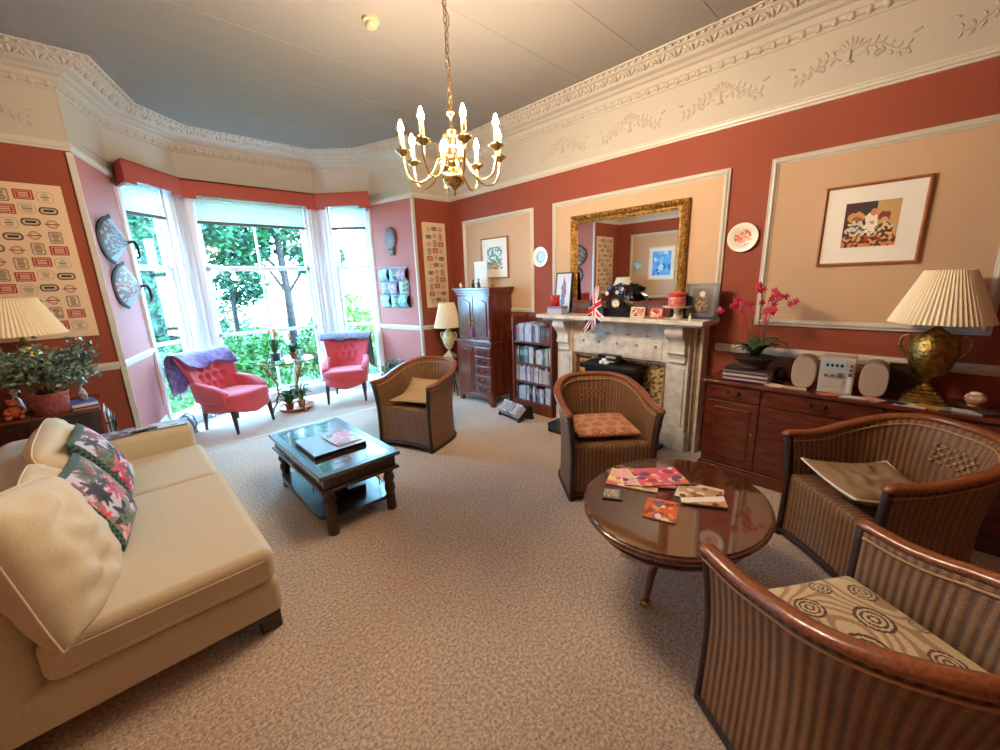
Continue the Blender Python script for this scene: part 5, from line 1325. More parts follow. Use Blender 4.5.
# stereo with two oval speakers
t = thing('stereo_system', 'silver compact stereo with a blue display between its two speakers', 'stereo', (3.53, .325, ZS), .06)
m = MB(); m.box(-.08, .10, -.092, .092, 0, .245); m.build('body', 'silver', t, bevel=.006, seg=3)
m = MB(); m.box(-.0835, -.079, -.045, .075, .165, .225); m.build('display', mat('blue_lcd', (176, 196, 206), .2), t); m = MB()
for k in range(4): m.box(-.0845, -.083, .045-.025*k, .06-.025*k, .185, .205)
m.build('display_digits', 'black', t)['kind'] = 'stuff'
for y, z, r in ((-.07, .2, .009), (-.07, .17, .009), (-.07, .14, .012), (0.02, .125, .010), (.055, .125, .010), (-.02, .13, .017)):
    m = MB(); m.tube([(-.08, y, z), (-.092, y, z)], r, n=14); m.build('knob', 'steel', t, smooth=False)
m = MB(); m.box(-.085, -.079, -.045, .08, .045, .095); m.box(-.083, -.079, -.045, .08, .10, .108); m.build('disc_drawer', 'silver', t, bevel=.003)
m = MB(); 
for k in range(6): m.box(-.0835, -.08, -.08, -.06, .02+.018*k, .03+.018*k)
m.build('button_row', 'white', t)['kind'] = 'stuff'
def oval_speaker(label, y, x=3.53):
    t = thing('speaker', label, 'speaker', (x, y, ZS), .04); n = 28; sg = lambda v, e: (abs(v)**e)*(1 if v >= 0 else -1)
    ring = [(.072*sg(cos(2*pi*k/n), .75), .118+.116*sg(sin(2*pi*k/n), .75)) for k in range(n)]
    T = Matrix(((0, 0, 1), (1, 0, 0), (0, 1, 0)))
    m = MB(); m.prism(ring, -.06, .09, T=T); m.build('cabinet', mat('grey_speaker_box', (140, 120, 100), .5), t, bevel=.006, seg=2)
    m = MB(); m.prism([(a*.95, .118+(b-.118)*.95) for a, b in ring], -.068, -.0602, T=T); m.build('grille', 'speaker_cloth', t, bevel=.004, seg=2)
oval_speaker('rounded grey speaker on the left of the silver stereo', .505)
oval_speaker('rounded grey speaker on the right of the silver stereo', .135)
# papers, discs and odds and ends on the sideboard
R = random.Random(12)
pcs = [(.66, 3.44, (230, 220, 200), 'white leaflet beside the orchid bowl'), (.60, 3.40, (200, 90, 60), 'orange red leaflet in front of the left speaker'), (.53, 3.43, (190, 180, 160), 'grey disc case in front of the left speaker'), (.33, 3.395, (206, 110, 60), 'orange leaflet in front of the stereo'),
       (.22, 3.40, (224, 214, 206), 'white leaflet in front of the right speaker'), (.12, 3.42, (214, 150, 130), 'pink leaflet right of the speakers'), (.03, 3.43, (40, 40, 44), 'black leaflet left of the brass lamp'), (-.05, 3.41, (230, 226, 220), 'white leaflet in front of the brass lamp'),
       (-.13, 3.42, (216, 150, 60), 'orange leaflet in front of the brass lamp foot'), (-.20, 3.44, (120, 140, 160), 'blue grey leaflet right of the brass lamp'), (-.28, 3.43, (210, 206, 200), 'pale leaflet near the white pot'), (-.36, 3.46, (70, 60, 60), 'dark leaflet at the right edge of the view'), (-.30, 3.60, (90, 66, 60), 'brown leaflet behind the white pot')]
for y, x, c, lb in pcs:
    slab('leaflet', lb, 'leaflet', (x, y, ZS+.0004), .07+R.random()*.03, .10+R.random()*.04, .004+R.random()*.004, R.uniform(-.6, .6), None, coverm=mat('leaflet_cover', c, .5))
t = lathe_thing('lidded_pot', 'small white decorated round pot at the right end of the sideboard', 'pot', (3.60, -.315, ZS), [(0, 0), (.022, 0), (.028, .008), (.02, .014), (.03, .02), (.046, .04), (.048, .055), (.04, .072), (.026, .078), (0, .078)], mat('cream_red_glaze', (226, 196, 166), .3, var=(40, .3), rgb2=(176, 96, 70)), more=[('lid', [(0, .078), (.028, .079), (.03, .084), (.018, .09), (.0, .092)], 'white_ceramic')])
t = thing('framed_picture', 'dark picture frame leaning against the wall behind the brass lamp', 'frame', (3.75, .0, ZS)); m = MB(); m.box(-.03, .02, -.14, .08, 0, .2); m.build('frame', 'dark_wood', t, bevel=.004); m = MB(); m.box(-.032, -.0301, -.12, .06, .02, .18); m.build('print', mat('dark_print', (54, 34, 30), .4), t)
lathe_thing('dark_vase', 'dark round vase on the sideboard to the left of the stereo', 'vase', (3.64, .67, ZS), [(0, 0), (.03, 0), (.045, .03), (.04, .07), (.02, .09), (.025, .11), (.015, .11), (0, .07)], 'black', more=[('base_ring', [(0, 0), (.034, 0), (.034, .006), (0, .006)], 'antique_brass')])

# ================================================================== MANTELPIECE THINGS
ZM = 1.2455
R = random.Random(8)
def volume_row(ys, label_side, grp):
    k = 0
    for y in ys:
        book('bound_volume', 'dark red volume, %s from the left in the row %s' % (ORD[k], label_side), (3.66, y, ZM), .11, .026, .135+R.uniform(-.004, .004), 5, group=grp, cat='book'); k += 1
volume_row([2.62-.028*i for i in range(9)], 'left of the union flag', 'bound volumes on the mantelpiece')
volume_row([1.90-.028*i for i in range(13)], 'right of the mantel clock', 'bound volumes on the mantelpiece')
def photo(name, label, c, w, h, fm, colf, rz=0, fw=.015, n=24, lean=.12):
    t = thing(name, label, 'photo frame', c, rz); T = Matrix.Rotation(lean, 3, 'Y')
    m = MB()
    for (a, b, z0, z1) in ((-w/2, w/2, 0, fw), (-w/2, w/2, h-fw, h), (-w/2, -w/2+fw, 0, h), (w/2-fw, w/2, 0, h)): m.box(-.008, .008, a, b, z0, z1, T=T)
    m.box(0, .006, -w/2+.002, w/2-.002, .002, h-.002, T=T); m.build('frame', fm, t)
    m = MB(); m.grid([[T @ Vector((-.0012, w/2-fw-(w-2*fw)*i/n, fw+(h-2*fw)*j/n)) for j in range(n+1)] for i in range(n+1)], colf=colf); m.build('photo', 'paint_gloss', t)
    m = MB(); m.seg(T @ Vector((.008, 0, h*.7)), (h*.38, 0, .003), .03, .004); m.build('strut', 'black', t)
    return t
photo('framed_photo', 'dark framed pale print of a standing figure at the left end of the mantelpiece', (3.66, 2.79, ZM), .22, .44, 'black', lambda u, v: (120, 110, 130) if ((u-.5)/.16)**2+((v-.45)/.35)**2 < 1+ns(u*9, v*9) else (206, 206, 214), fw=.012)
photo('framed_photo', 'small cream framed photo of faces standing right of the clock', (3.50, 1.80, ZM), .135, .095, 'cream_ceramic', blobs(20, [(226, 176, 140), (150, 80, 60), (236, 220, 200), (90, 50, 50)], (200, 140, 110), 16, (.06, .16)), fw=.010, lean=.2)
photo('framed_photo', 'small dark red framed group photo left of the cake stand', (3.50, 1.625, ZM), .125, .095, 'red_cloth', blobs(22, [(236, 200, 180), (170, 60, 50), (240, 230, 220), (110, 50, 50)], (214, 150, 130), 20, (.05, .13)), fw=.010, lean=.2)
photo('framed_photo', 'large dark framed flower print at the right end of the mantelpiece', (3.60, 1.29, ZM), .27, .30, 'black', lambda u, v: ((214, 196, 170) if math.hypot(u-.5, (v-.72)) < .1 else (150, 120, 76) if math.hypot((u-.5), (v-.42)*.8) < .22 and ns(u*10, v*10) > 0 else (66, 62, 66)) if .14 < u < .86 and .1 < v < .9 else (96, 92, 96), fw=.022, n=40, lean=.15)
# tin on a cake stand, tin on a stack
t = thing('cake_stand', 'white footed cake stand near the right end of the mantelpiece', 'cake stand', (3.53, 1.455, ZM)); m = MB(); m.lathe([(0, 0), (.045, 0), (.042, .012), (.025, .02), (.018, .05), (.024, .08), (.035, .095), (0, .095)], n=20); m.build('stem', 'marble', t, smooth=True)
m = MB(); m.lathe([(0, .095), (.10, .098), (.115, .104), (.115, .11), (.10, .106), (0, .106)], n=32); m.build('plate', 'marble', t, smooth=True)
lathe_thing('round_tin', 'round red patterned tin standing on the white cake stand', 'tin', (3.53, 1.455, ZM+.107), [(0, 0), (.068, 0), (.07, .006), (.07, .105), (.06, .112), (0, .112)], mat('red_patterned_tin', (190, 60, 50), .4, var=(26, .4), rgb2=(216, 150, 130)), n=28, more=[('lid', [(.0705, .085), (.0725, .086), (.0725, .112), (.062, .117), (0, .117)], 'red_cloth')])
t = lathe_thing('round_tin', 'small red drum shaped tin on a pale box at the left end of the mantelpiece', 'tin', (3.49, 2.75, ZM+.085), [(0, 0), (.05, 0), (.05, .11), (.046, .115), (0, .115)], 'red_cloth', n=24, more=[('lid', [(.0505, .09), (.053, .091), (.053, .112), (.046, .118), (0, .118)], 'red_cloth')])
t = thing('gift_box', 'pale blue grey box under the small red tin on the mantelpiece', 'box', (3.50, 2.74, ZM)); m = MB(); m.box(-.055, .055, -.11, .085, 0, .065); m.build('box', mat('pale_blue_card', (170, 170, 190), .5), t, bevel=.003); m = MB(); m.box(-.058, .058, -.113, .088, .06, .084); m.build('lid', mat('mauve_card', (140, 110, 130), .5), t, bevel=.003)
# clock
t = thing('mantel_clock', 'black slate mantel clock with a brass dial in the middle of the mantelpiece', 'clock', (3.55, 2.03, ZM))
m = MB(); m.box(-.07, .07, -.155, .155, 0, .025); m.box(-.06, .06, -.14, .14, .025, .042); m.box(-.055, .055, -.13, .13, .042, .085); m.build('plinth', 'black', t, bevel=.005, seg=2)
m = MB(); m.box(-.045, .045, -.08, .08, .085, .135); m.tube([(-.045, 0, .13), (.045, 0, .13)], .072, n=28)
for s in (-1, 1): m.tube([(-.02, s*.075, .09), (-.02, s*.115, .10), (-.02, s*.105, .135), (-.02, s*.085, .145)], .013, n=8)
m.build('case', 'black', t, bevel=.004)
ZD = .125
m = MB(); T = Matrix(((0, 0, -1), (0, 1, 0), (1, 0, 0))); m.lathe([(0, .050), (.034, .050), (.040, .054), (.046, .052), (.048, .045)], (0, 0, ZD), n=28, T=T); m.build('bezel', 'brass', t, smooth=True)
m = MB(); m.lathe([(0, .0505), (.035, .0505)], (0, 0, ZD), n=28, T=T); dl = m.build('dial', 'cream_ceramic', t)
m = MB(); m.seg((-.0525, 0, ZD), (-.0525, .010, ZD+.027), .003, .002); m.seg((-.0525, 0, ZD), (-.0525, -.016, ZD-.005), .003, .002); m.build('hands', 'black', dl)
for k in range(12):
    a = k*pi/6; m = MB(); m.box(-.0520, -.0507, .029*sin(a)-.0015, .029*sin(a)+.0015, ZD+.029*cos(a)-.0025, ZD+.029*cos(a)+.0025); m.build('hour_mark', 'black', dl)
# flower arrangement behind the clock
t = thing('flower_arrangement', 'dark dried flower arrangement behind the clock with blue and white blooms', 'flowers', (3.66, 2.07, ZM)); m = MB(); m.lathe([(0, 0), (.03, 0), (.045, .06), (.03, .12), (.035, .15), (0, .14)]); m.build('vase', 'black', t, smooth=True)
m = MB(); R = random.Random(5)
for k in range(420):
    a = R.uniform(0, 6.28); rr = R.uniform(0, 1)**.5; p = Vector((.04*rr*cos(a)-.01, .14*rr*sin(a)*R.choice([1, .8]), .25+R.uniform(-.09, .06)*(1.2-rr))); q = Vector((R.gauss(0, 1), R.gauss(0, 1), R.gauss(0, 1))).normalized()*.02; w_ = q.cross(Vector((R.gauss(0, 1), 1, 0))).normalized()*.008; m.quad([p-q, p-w_, p+q, p+w_])
m.build('foliage', mat('near_black_leaf', (40, 36, 44), .6), t)
for k in range(9):
    m = MB(); p = Vector((-.05, R.uniform(-.10, .12), .25+R.uniform(-.04, .05)))
    for e in range(6): a = e*pi/3; m.ell(p+Vector((0, .012*cos(a), .012*sin(a))), (.006, .011, .008), n=6, m=4, T=Matrix.Rotation(a, 3, 'X'))
    m.build('bloom', [mat('bluebell', (96, 90, 170), .6), 'white_ceramic', mat('plum_bloom', (90, 50, 80), .6)][k % 3], t, smooth=True)
# union flag hanging from a stick on the mantelpiece
def jack(u, v):
    x, y = (u-.5)*2, (v-.5)
    if abs(x) < .10*1 or abs(y) < .10: return (200, 36, 44)
    if abs(x) < .17 or abs(y) < .17: return (236, 232, 230)
    d1 = abs(y-.5*x)/1.118; d2 = abs(y+.5*x)/1.118; d = min(d1, d2)
    if d < .035: return (200, 36, 44)
    if d < .095: return (236, 232, 230)
    return (36, 44, 100)
t = thing('union_flag', 'small union flag on a stick drooping over the front of the mantelpiece', 'flag', (3.47, 2.17, ZM))
m = MB(); m.tube([(.06, .0, .0), (-.01, .03, .34)], .004, n=6); m.ell((-.01, .03, .345), (.007, .007, .009), n=8, m=5); m.build('stick', 'brass', t, smooth=True)
m = MB(); P = []
for i in range(61):
    u = i/60; row = []
    for j in range(41):
        v = j/40; s = 1-v   # hangs down from the stick top
        yy = .05 + (.12*u)*(.45+.55*s)-.10*s+.055*s*u*2-.0
        zz_ = .31-.40*s*(.86+.2*u)-.06*u
        xx = -.025+.018*sin(u*9+s*2)*(.3+s)-.05*s*(1-.3*u)
        row.append(Vector((xx, yy-.03, zz_)))
    P.append(row)
m.grid(P, colf=lambda u, v: jack(v, u)); m.build('cloth', 'paint_cloth', t, smooth=True)
lathe_thing('small_candlestick', 'tiny cream candle holder standing before the dark flower print', 'candlestick', (3.46, 1.31, ZM), [(0, 0), (.018, 0), (.016, .006), (.008, .012), (.011, .03), (.006, .04), (0, .04)], 'cream_ceramic', more=[('candle', [(0, .04), (.005, .04), (.005, .06), (0, .06)], 'candle')])
# socket on the wall
t = thing('wall_socket', 'white socket on the baseboard between fireplace and sideboard', 'socket', (3.778, 1.17, .13)); m = MB(); m.box(-.012, 0, -.04, .04, -.04, .04); m.build('face_plate', 'socket', t, bevel=.003); m = MB()
for y in (-.018, .018): m.box(-.0128, -.0118, y-.003, y+.003, -.006, .006)
m.build('socket_holes', 'black', t)['kind'] = 'stuff'
# ================================================================== GLASS TABLE WITH PLANTS IN THE BAY
GT = (1.56, 5.72)
t = thing('glass_table', 'round glass topped table with gilt legs in front of the middle bay window', 'table', (*GT, 0))
m = MB(); m.lathe([(0, .69), (.325, .69), (.33, .695), (.33, .70), (.325, .704), (0, .704)], n=48); m.build('glass_top', 'table_glass', t, smooth=False)
m = MB(); m.tube([(.325*cos(i*pi/24), .325*sin(i*pi/24), .683) for i in range(49)], .010, n=8, caps=False); m.build('gilt_rim', 'gilt', t, smooth=True)
for k in range(3):
    a = k*2*pi/3-1.25; pts = [(.29, .68), (.27, .62), (.20, .50), (.15, .38), (.15, .24), (.19, .12), (.24, .04), (.25, 0)]
    m = MB(); m.tube([(cos(a)*r, sin(a)*r, z) for r, z in pts], [.016, .014, .018, .013, .012, .014, .016, .02], n=8); m.ell((cos(a)*.21, sin(a)*.21, .52), (.024, .024, .03), n=10, m=6); m.build('leg', 'cream_ceramic' if k == 1 else 'gilt', t, smooth=True)
m = MB(); m.tube([(.14*cos(i*pi/12), .14*sin(i*pi/12), .30) for i in range(25)], .006, n=6, caps=False); m.build('stretcher_ring', 'gilt', t, smooth=True)
def planter(name, label, c, pr, ph, pm, leafm, nl, L, seed, flowers=None, w=.010, rise=.9, cat='potted plant'):
    t = thing(name, label, cat, c); m = MB(); m.lathe([(0, 0), (pr*.75, 0), (pr, ph), (pr*1.08, ph), (pr*1.08, ph*.86), (pr*.92, ph*.86), (pr*.9, ph*.88), (0, ph*.85)][:4]+[(pr*.9, ph), (0, ph*.9)], n=20); m.build('pot', pm, t, smooth=True)
    R = random.Random(seed); m = MB()
    for k in range(nl): strap_leaf(m, R.uniform(0, 6.28), L*R.uniform(.3, .9), w*R.uniform(.7, 1.2), L*rise*R.uniform(.6, 1.3), L*.35*R.random(), (R.uniform(-.3, .3)*pr, R.uniform(-.3, .3)*pr, ph*.9), n=6)
    m.build('leaves', leafm, t, smooth=True)
    if flowers:
        for k in range(flowers[0]):
            m = MB(); a = R.uniform(0, 6.28); top = Vector((cos(a)*.03, sin(a)*.03, ph+flowers[2]*R.uniform(.8, 1.1))); m.tube([(0, 0, ph*.9), (top.x*.5, top.y*.5, ph+flowers[2]*.5), top], .003, n=5); st_ = m.build('flower_stem', 'leaf', t, smooth=True)
            m = MB()
            for e in range(7): q = e*.9; m.ell(top+Vector((.013*cos(q), .013*sin(q), -.008*e+.02)), (.011, .011, .009), n=6, m=4)
            m.build('blossom', flowers[1], st_, smooth=True)
    return t
planter('potted_plant', 'grey pot with a yellow flowering plant on the glass table', (GT[0]-.13, GT[1]-.05, .705), .062, .105, 'steel', 'leaf_bright', 26, .16, 3, (4, 'orange', .26), .009, 1.1)
planter('potted_plant', 'small brown pot with a fluffy green plant and a red flower on the glass table', (GT[0]+.07, GT[1]-.1, .705), .045, .08, 'terracotta', 'leaf', 60, .13, 4, (2, mat('coral_petal', (226, 110, 96), .6), .22), .008, .8)
lathe_thing('glass_jar', 'small greenish glass jar on the right of the glass table', 'jar', (GT[0]+.2, GT[1], .705), [(0, 0), (.03, 0), (.032, .06), (.02, .075), (.022, .09), (0, .09)], mat('green_glass_jar', (150, 190, 170), .1, coat=.5), more=[('stopper', [(0, .09), (.014, .09), (.014, .10), (0, .104)], 'cream_ceramic')])
lathe_thing('glass_bottle', 'clear bottle with a cork standing behind the potted plants on the glass table', 'bottle', (GT[0]+.0, GT[1]+.15, .705), [(0, 0), (.028, 0), (.03, .08), (.012, .12), (.012, .16), (0, .16)], mat('pale_bottle_glass', (190, 210, 206), .1, coat=.5), more=[('cork', [(0, .16), (.01, .16), (.01, .18), (0, .18)], 'beige_cloth')])
# copper tray with plants on the floor
TR = (1.60, 5.72)
t = thing('copper_tray', 'wide copper tray on the floor under the glass table', 'tray', (*TR, 0)); m = MB(); m.lathe([(0, 0), (.185, 0), (.205, .02), (.22, .045), (.228, .048), (.222, .052), (.20, .02), (0, .012)], n=40); m.build('dish', mat('copper', (170, 96, 70), .4, .5), t, smooth=True)
m = MB(); m.tube([(.225*cos(i*pi/16), .225*sin(i*pi/16), .05) for i in range(33)], .006, n=6, caps=False); m.build('rolled_rim', mat('copper_rim', (190, 120, 90), .35, .6), t, smooth=True)
planter('potted_plant', 'spiky green plant on the left of the copper tray', (TR[0]-.085, TR[1]+.0, .014), .055, .08, 'terracotta', 'leaf_bright', 80, .24, 6, None, .010, .75)
planter('potted_plant', 'dark green plant on the right of the copper tray', (TR[0]+.085, TR[1]+.05, .014), .05, .085, 'terracotta', 'leaf', 70, .22, 7, None, .011, .9)
R = random.Random(3)
for k, (dx, dy, s, mm, lb) in enumerate(((-.03, -.13, .026, 'cream_ceramic', 'largest pale stone at the front of the copper tray'), (.03, -.15, .018, 'cream_ceramic', 'small pale stone at the front right of the copper tray'), (-.09, -.12, .02, 'brown_marble', 'brown stone at the front left of the copper tray'), (.02, -.09, .02, 'beige_cloth', 'tan stone in the middle of the copper tray'))):
    m = MB(); m.ell((TR[0]+dx, TR[1]+dy, .03), (s*1.4, s, s*.7), n=10, m=7); tag(m.build('pebble', mm, smooth=True), lb, 'stone')
# watering can by the left return
t = thing('watering_can', 'small blue grey metal watering can on the floor behind the left red armchair', 'watering can', (.40, 5.72, 0), 2.2)
m = MB(); m.lathe([(0, 0), (.10, 0), (.10, .02), (.088, .15), (.05, .19), (.048, .21), (.04, .21), (.04, .18), (0, .18)], n=24); m.build('body', 'teal', t, smooth=True)
m = MB(); m.tube([(.09, 0, .05), (.15, 0, .12), (.19, 0, .22)], [.02, .014, .010], n=8); m.ell((.19, 0, .23), (.025, .025, .01), n=10, m=5); m.build('spout', 'teal', t, smooth=True)
m = MB(); m.tube([(-.09, 0, .05), (-.15, 0, .12), (-.12, 0, .22), (-.04, 0, .25), (.03, 0, .21)], .008, n=8); m.build('handle', 'teal', t, smooth=True)
# plant by the right return
t = thing('potted_plant', 'silvery green leafy plant in a tall pot beside the right pink wall', 'potted plant', (2.80, 5.16, 0)); m = MB(); m.lathe([(0, 0), (.09, 0), (.12, .27), (.13, .27), (.13, .29), (.11, .29), (.10, .26), (0, .26)]); m.build('pot', 'white_ceramic', t, smooth=True)
m = MB(); leaf_cloud_pts = [((-.04, -.02, .46), (.19, .16, .12))]
R = random.Random(5)
for k in range(900):
    p = Vector((R.gauss(0, .085), R.gauss(0, .06), .44+R.gauss(0, .055))); q = Vector((R.gauss(0, 1), R.gauss(0, 1), R.gauss(0, .8))).normalized()*.022; w_ = q.cross(Vector((R.gauss(0, 1), R.gauss(0, 1), 1))).normalized()*.011; m.quad([p-q, p-w_, p+q, p+w_])
m.build('foliage', 'leaf_silver', t)

# ================================================================== DARK TABLE BEHIND THE SOFA, WITH PLANT
t = thing('side_table', 'dark wooden console table in the corner behind the sofa', 'table', (-.6, 4.5, 0))
m = MB(); m.box(-.985, -.19, 4.20, 4.80, .76, .785); m.build('top_board', 'mahogany', t, world=True, bevel=.006, seg=3)
m = MB(); m.box(-.97, -.21, 4.22, 4.78, .60, .76); m.build('apron', 'dark_wood', t, world=True)
m = MB(); m.box(-.96, -.22, 4.23, 4.77, .12, .60); m.build('cupboard', 'dark_wood', t, world=True)
for x in (-.95, -.24):
    for y in (4.25, 4.75): m = MB(); m.tube([(x, y, 0), (x, y, .13)], [.02, .03], n=10); m.build('leg', 'dark_wood', t, world=True)
m = MB(); m.box(-.94, -.60, 4.212, 4.222, .63, .735); m.build('drawer', 'dark_wood', t, world=True, bevel=.003); m = MB(); m.box(-.56, -.24, 4.212, 4.222, .63, .735); m.build('drawer', 'dark_wood', t, world=True, bevel=.003)
# papers in a rack on the table's end
t = thing('magazine_rack', 'rack of white papers hanging on the end of the dark console table', 'rack', (-.185, 4.5, .50)); m = MB()
for z in (0, .12): m.tube([(.05, -.16, z), (.05, .16, z)], .006, n=6)
for y in (-.16, .16): m.tube([(0, y, 0), (.05, y, 0), (.05, y, .12), (0, y, .12)], .006, n=6)
m.build('wire_frame', 'black_metal', t, smooth=True)
for k in range(4): m = MB(); m.box(.006+.010*k, .012+.010*k, -.15+.01*k, .15-.012*k, -.02, .22-.02*k); m.build('paper_sheaf', 'paper' if k % 2 == 0 else 'steel', t)
# big jade-like plant
PL = (-.425, 4.05+.24, .787)
t = thing('potted_plant', 'bushy grey green plant in a pink patterned pot, under the left lampshade', 'potted plant', PL)
m = MB(); m.lathe([(0, 0), (.088, 0), (.10, .14), (.104, .15), (.10, .155), (.09, .15), (.085, .12), (0, .12)], n=32); m.build('pot', 'pot_pink', t, smooth=True)
m = MB(); m.ell((0, 0, .125), (.088, .088, .015), n=16, m=6); m.build('soil', 'soil', t, smooth=True)
R = random.Random(17); lm = MB(); tips = []
for k in range(16):
    a = k*2.4; r = R.uniform(.10, .27); zt_ = R.uniform(.26, .44); p0 = Vector((cos(a)*.03, sin(a)*.03, .12)); p1 = Vector((cos(a)*r*.5, sin(a)*r*.5, .12+zt_*.45)); p2 = Vector((cos(a)*r, sin(a)*r, zt_))
    p2.x *= 1.15; m = MB(); m.tube([p0, p1, p2], [.007, .005, .003], n=6); m.build('branch', 'stem', t, smooth=True); tips.append((p1, p2))
for (p1, p2) in tips:
    for q in range(130):
        f = R.uniform(.15, 1.15); c = p1.lerp(p2, f)+Vector((R.gauss(0, .045), R.gauss(0, .045), R.gauss(0, .038)))
        d = Vector((R.gauss(0, 1), R.gauss(0, 1), R.gauss(.3, .7))).normalized()*.021; w_ = d.cross(Vector((R.gauss(0, 1), R.gauss(0, 1), R.gauss(0, 1)))).normalized()*.013; lm.quad([c-d, c-w_, c+d, c+w_])
lm.build('foliage', 'leaf_silver', t)
# ornaments on the console
t = thing('teddy_ornament', 'orange brown seated bear ornament left of the pink plant pot', 'ornament', (-.60, 4.28, .787)); m = MB(); OB = mat('orange_brown_glaze', (176, 84, 44), .5, bump=(60, .6))
m.ell((0, 0, .045), (.042, .038, .045), n=14, m=9); m.build('body', OB, t, smooth=True)
m = MB(); m.ell((0, -.005, .112), (.030, .028, .028), n=12, m=8); m.ell((-.022, 0, .135), (.010, .006, .010), n=8, m=5); m.ell((.022, 0, .135), (.010, .006, .010), n=8, m=5); m.ell((0, -.03, .106), (.012, .010, .009), n=8, m=5); m.build('head', OB, t, smooth=True)
for s in (-1, 1): m = MB(); m.tube([(s*.03, 0, .07), (s*.045, -.025, .05), (s*.03, -.045, .045)], .012, n=8); m.build('arm', OB, t, smooth=True); m = MB(); m.tube([(s*.022, -.02, .018), (s*.032, -.055, .014), (s*.032, -.065, .028)], .014, n=8); m.build('leg', OB, t, smooth=True)
figurine('pale grey figurine standing behind the bear ornament on the console', (-.60, 4.42, .787), 1.7, 'white_ceramic')
slab('book', 'blue book lying flat at the right end of the dark console table', 'book', (-.28, 4.40, .7872), .15, .20, .03, .2, None, coverm=mat('blue_book_cover', (60, 96, 170), .5))
figurine('small patterned figurine standing on the blue book', (-.27, 4.43, .818), 1.25, mat('patterned_glaze', (190, 176, 160), .4, var=(60, .6), rgb2=(120, 60, 56)))
# papers and remote on the sofa arm
for k, (x, y, c, lb, w_, h_) in enumerate(((-.12, 3.97, (150, 156, 176), 'blue grey magazine lying on the left of the sofa arm', .20, .20), (.17, 3.97, (176, 186, 196), 'pale magazine lying on the right of the sofa arm', .24, .19))):
    slab('magazine', lb, 'magazine', (x, y, .6008), w_, h_, .008, .05-k*.12, None, blobs(30+k, [(c[0]+30, c[1]+30, c[2]+20), (110, 110, 130), (206, 206, 214)], c, 14, (.08, .2)), coverm='steel')
t = thing('remote_control', 'black remote control lying between the magazines on the sofa arm', 'remote control', (.025, 3.92, .6008), .15); m = MB(); m.box(-.075, .075, -.022, .022, 0, .016); m.build('case', 'black', t, bevel=.004); m = MB()
for i in range(6):
    for j in (-1, 0, 1): m.box(-.055+.018*i, -.045+.018*i, j*.012-.003, j*.012+.003, .0155, .018)
m.build('key_pad', 'steel', t)['kind'] = 'stuff'
# ================================================================== GARDEN OUTSIDE
g = MB(); g.box(-14, 18, 6.7, 30, -.45, -.3); o = g.build('lawn', 'lawn'); struct(o)
def leaf_cloud(mb, c, r, n, size, seed, mi=0, shape=None, droop=0.):
    R = random.Random(seed); c = Vector(c)
    for i in range(n):
        while True:
            p = Vector((R.uniform(-1, 1), R.uniform(-1, 1), R.uniform(-1, 1)))
            if .35 < p.length < 1: break
        if ns(p.x*2.2+seed, p.y*2.2, p.z*2.2) < -.22: continue
        q = c+Vector((p.x*r[0], p.y*r[1], p.z*r[2]))
        a = Vector((R.gauss(0, 1), R.gauss(0, 1), R.gauss(0, .6)-droop)).normalized(); b = a.cross(Vector((R.gauss(0, 1), R.gauss(0, 1), R.gauss(0, 1)))).normalized()
        s = size*R.uniform(.6, 1.3)
        mb.quad([q-a*s, q-b*s*.45, q+a*s, q+b*s*.45], mi)
def bush(x, y, z, r, n, size, matn, label, seed, cat='shrub', name='garden_shrub'):
    t = thing(name, label, cat, (x, y, z), 0, None)
    m = MB(); leaf_cloud(m, (0, 0, r[2]), r, n, size, seed); m.build('foliage', matn, t)
    m = MB()
    for k in range(5):
        a = k*1.3; m.tube([(0, 0, -.02), (r[0]*.3*cos(a), r[1]*.3*sin(a), r[2]*.7), (r[0]*.6*cos(a), r[1]*.6*sin(a), r[2]*1.2)], [.02, .014, .006], n=5)
    m.build('stem', 'stem', t)
    return t
def tree(x, y, h, tr, clouds, matn, label, seed):
    t = thing('garden_tree', label, 'tree', (x, y, -.3))
    m = MB(); R = random.Random(seed)
    m.tube([(0, 0, -.02), (.03, .02, h*.3), (-.05, 0, h*.6), (.05, 0, h)], [tr, tr*.85, tr*.7, tr*.3], n=10); m.build('trunk', 'bark', t, smooth=True)
    for c, r in clouds:
        b = MB(); b.tube([(0, 0, c[2]*.7), (c[0]*.5, c[1]*.5, c[2]*.9), c], [tr*.45, tr*.3, tr*.12], n=6); b.build('branch', 'bark', t, smooth=True)
    m = MB()
    for i, (c, r) in enumerate(clouds): leaf_cloud(m, c, r, int(3800*r[0]*r[2]**.5), .075, seed+i*7)
    m.build('foliage', matn, t)
def shrub_wall(): pass
tree(2.75, 9.3, 6.0, .09, [((-1.0, 0, 3.1), (.9, .5, .75)), ((.3, .2, 3.3), (1.0, .5, .75)), ((-.5, 0, 4.2), (1.2, .6, .6)), ((.7, -.1, 2.5), (.6, .4, .4)), ((.9, 0, 4.0), (.8, .5, .6)), ((-.6, 0, 2.6), (.4, .3, .3))], 'leaf_conifer', 'tall dark trunked tree seen through the middle bay window', 3)
tree(2.1, 11.2, 6.0, .06, [((-1.2, .1, 3.5), (1.0, .6, .6)), ((-.6, 0, 4.3), (1.1, .6, .8)), ((.3, .2, 2.0), (.6, .4, .5)), ((-.3, .1, 3.3), (.7, .5, .5))], 'leaf_conifer', 'thin trunked tree standing just left of the dark trunked tree outside', 8)
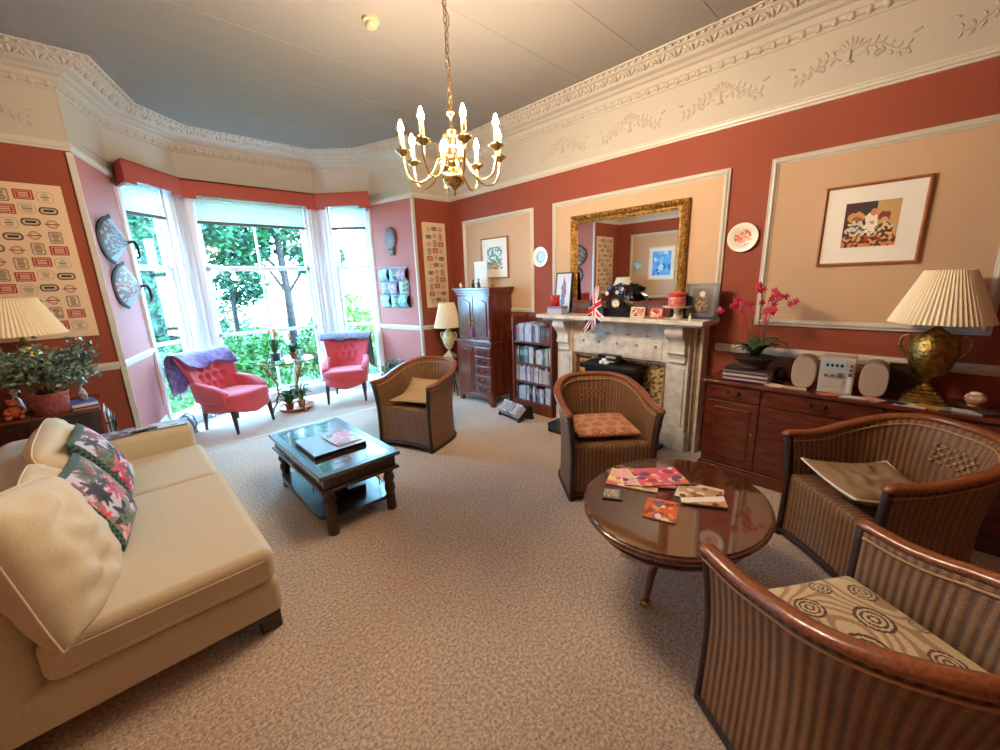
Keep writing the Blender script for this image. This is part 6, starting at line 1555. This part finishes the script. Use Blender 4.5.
tree(.45, 9.1, 5.0, .09, [((.05, 0, 3.5), (.85, .6, .9)), ((.15, .1, 2.4), (.8, .5, .9)), ((.1, 0, 1.4), (.8, .5, .9)), ((.1, 0, 4.5), (.8, .6, .6))], 'leaf_conifer', 'leafy tree filling the left bay window view', 5)
tree(7.2, 11.6, 4.6, .08, [((-.5, 0, 4.3), (.45, .4, .35)), ((-.7, 0, 3.4), (.2, .2, .12))], 'leaf_conifer', 'sparse tree at the top of the right bay window view', 13)
bush(.62, 8.1, -.3, (.42, .25, 1.45), 7000, .06, 'leaf_conifer', 'tall narrow evergreen shrub behind the green shrub outside the left bay window', 41)
bush(.62, 7.25, -.3, (.32, .35, .62), 2200, .05, 'leaf_bright', 'green shrub close outside the left bay window', 21)
bush(1.62, 7.6, -.3, (.62, .4, .66), 4200, .05, 'leaf_bright', 'bright green shrub outside the left half of the middle bay window', 25)
bush(2.95, 7.8, -.3, (.66, .4, .68), 4200, .05, 'leaf_bright', 'bright green shrub outside the right half of the middle bay window', 27)
bush(4.3, 10.2, -.3, (.85, .45, .95), 3600, .06, 'leaf_yellow', 'broad yellow green shrub beside the tree trunk outside', 29)
bush(4.45, 8.4, -.3, (.8, .5, .72), 4600, .055, 'leaf_yellow', 'yellow green shrub outside the right bay window', 31)
bush(6.3, 10.6, -.3, (1.1, .5, 1.0), 4200, .06, 'leaf_conifer', 'darker green shrub behind the yellow green one outside the right bay window', 33)
bush(1.4, 13.2, -.3, (1.5, .5, 1.0), 4200, .07, 'leaf_conifer', 'dark green hedge shrub far behind the trees', 35)
# spiky plant
t = thing('spiky_plant', 'tall spiky leaved plant outside the left half of the middle bay window', 'plant', (1.95, 8.75, -.3))
m = MB(); R = random.Random(4)
for k in range(70):
    a = R.uniform(0, 2*pi); l = R.uniform(.8, 1.25); lean = R.uniform(.05, .55)
    p = [Vector((cos(a)*lean*s_*s_*.9, sin(a)*lean*s_*s_*.9, l*s_*(1-.15*s_*lean)))+Vector((cos(a)*.08, sin(a)*.08, 0)) for s_ in (0, .35, .7, 1)]
    m.tube(p, [.016, .020, .013, .002], n=3, caps=False)
m.build('blades', 'leaf_bright', t)
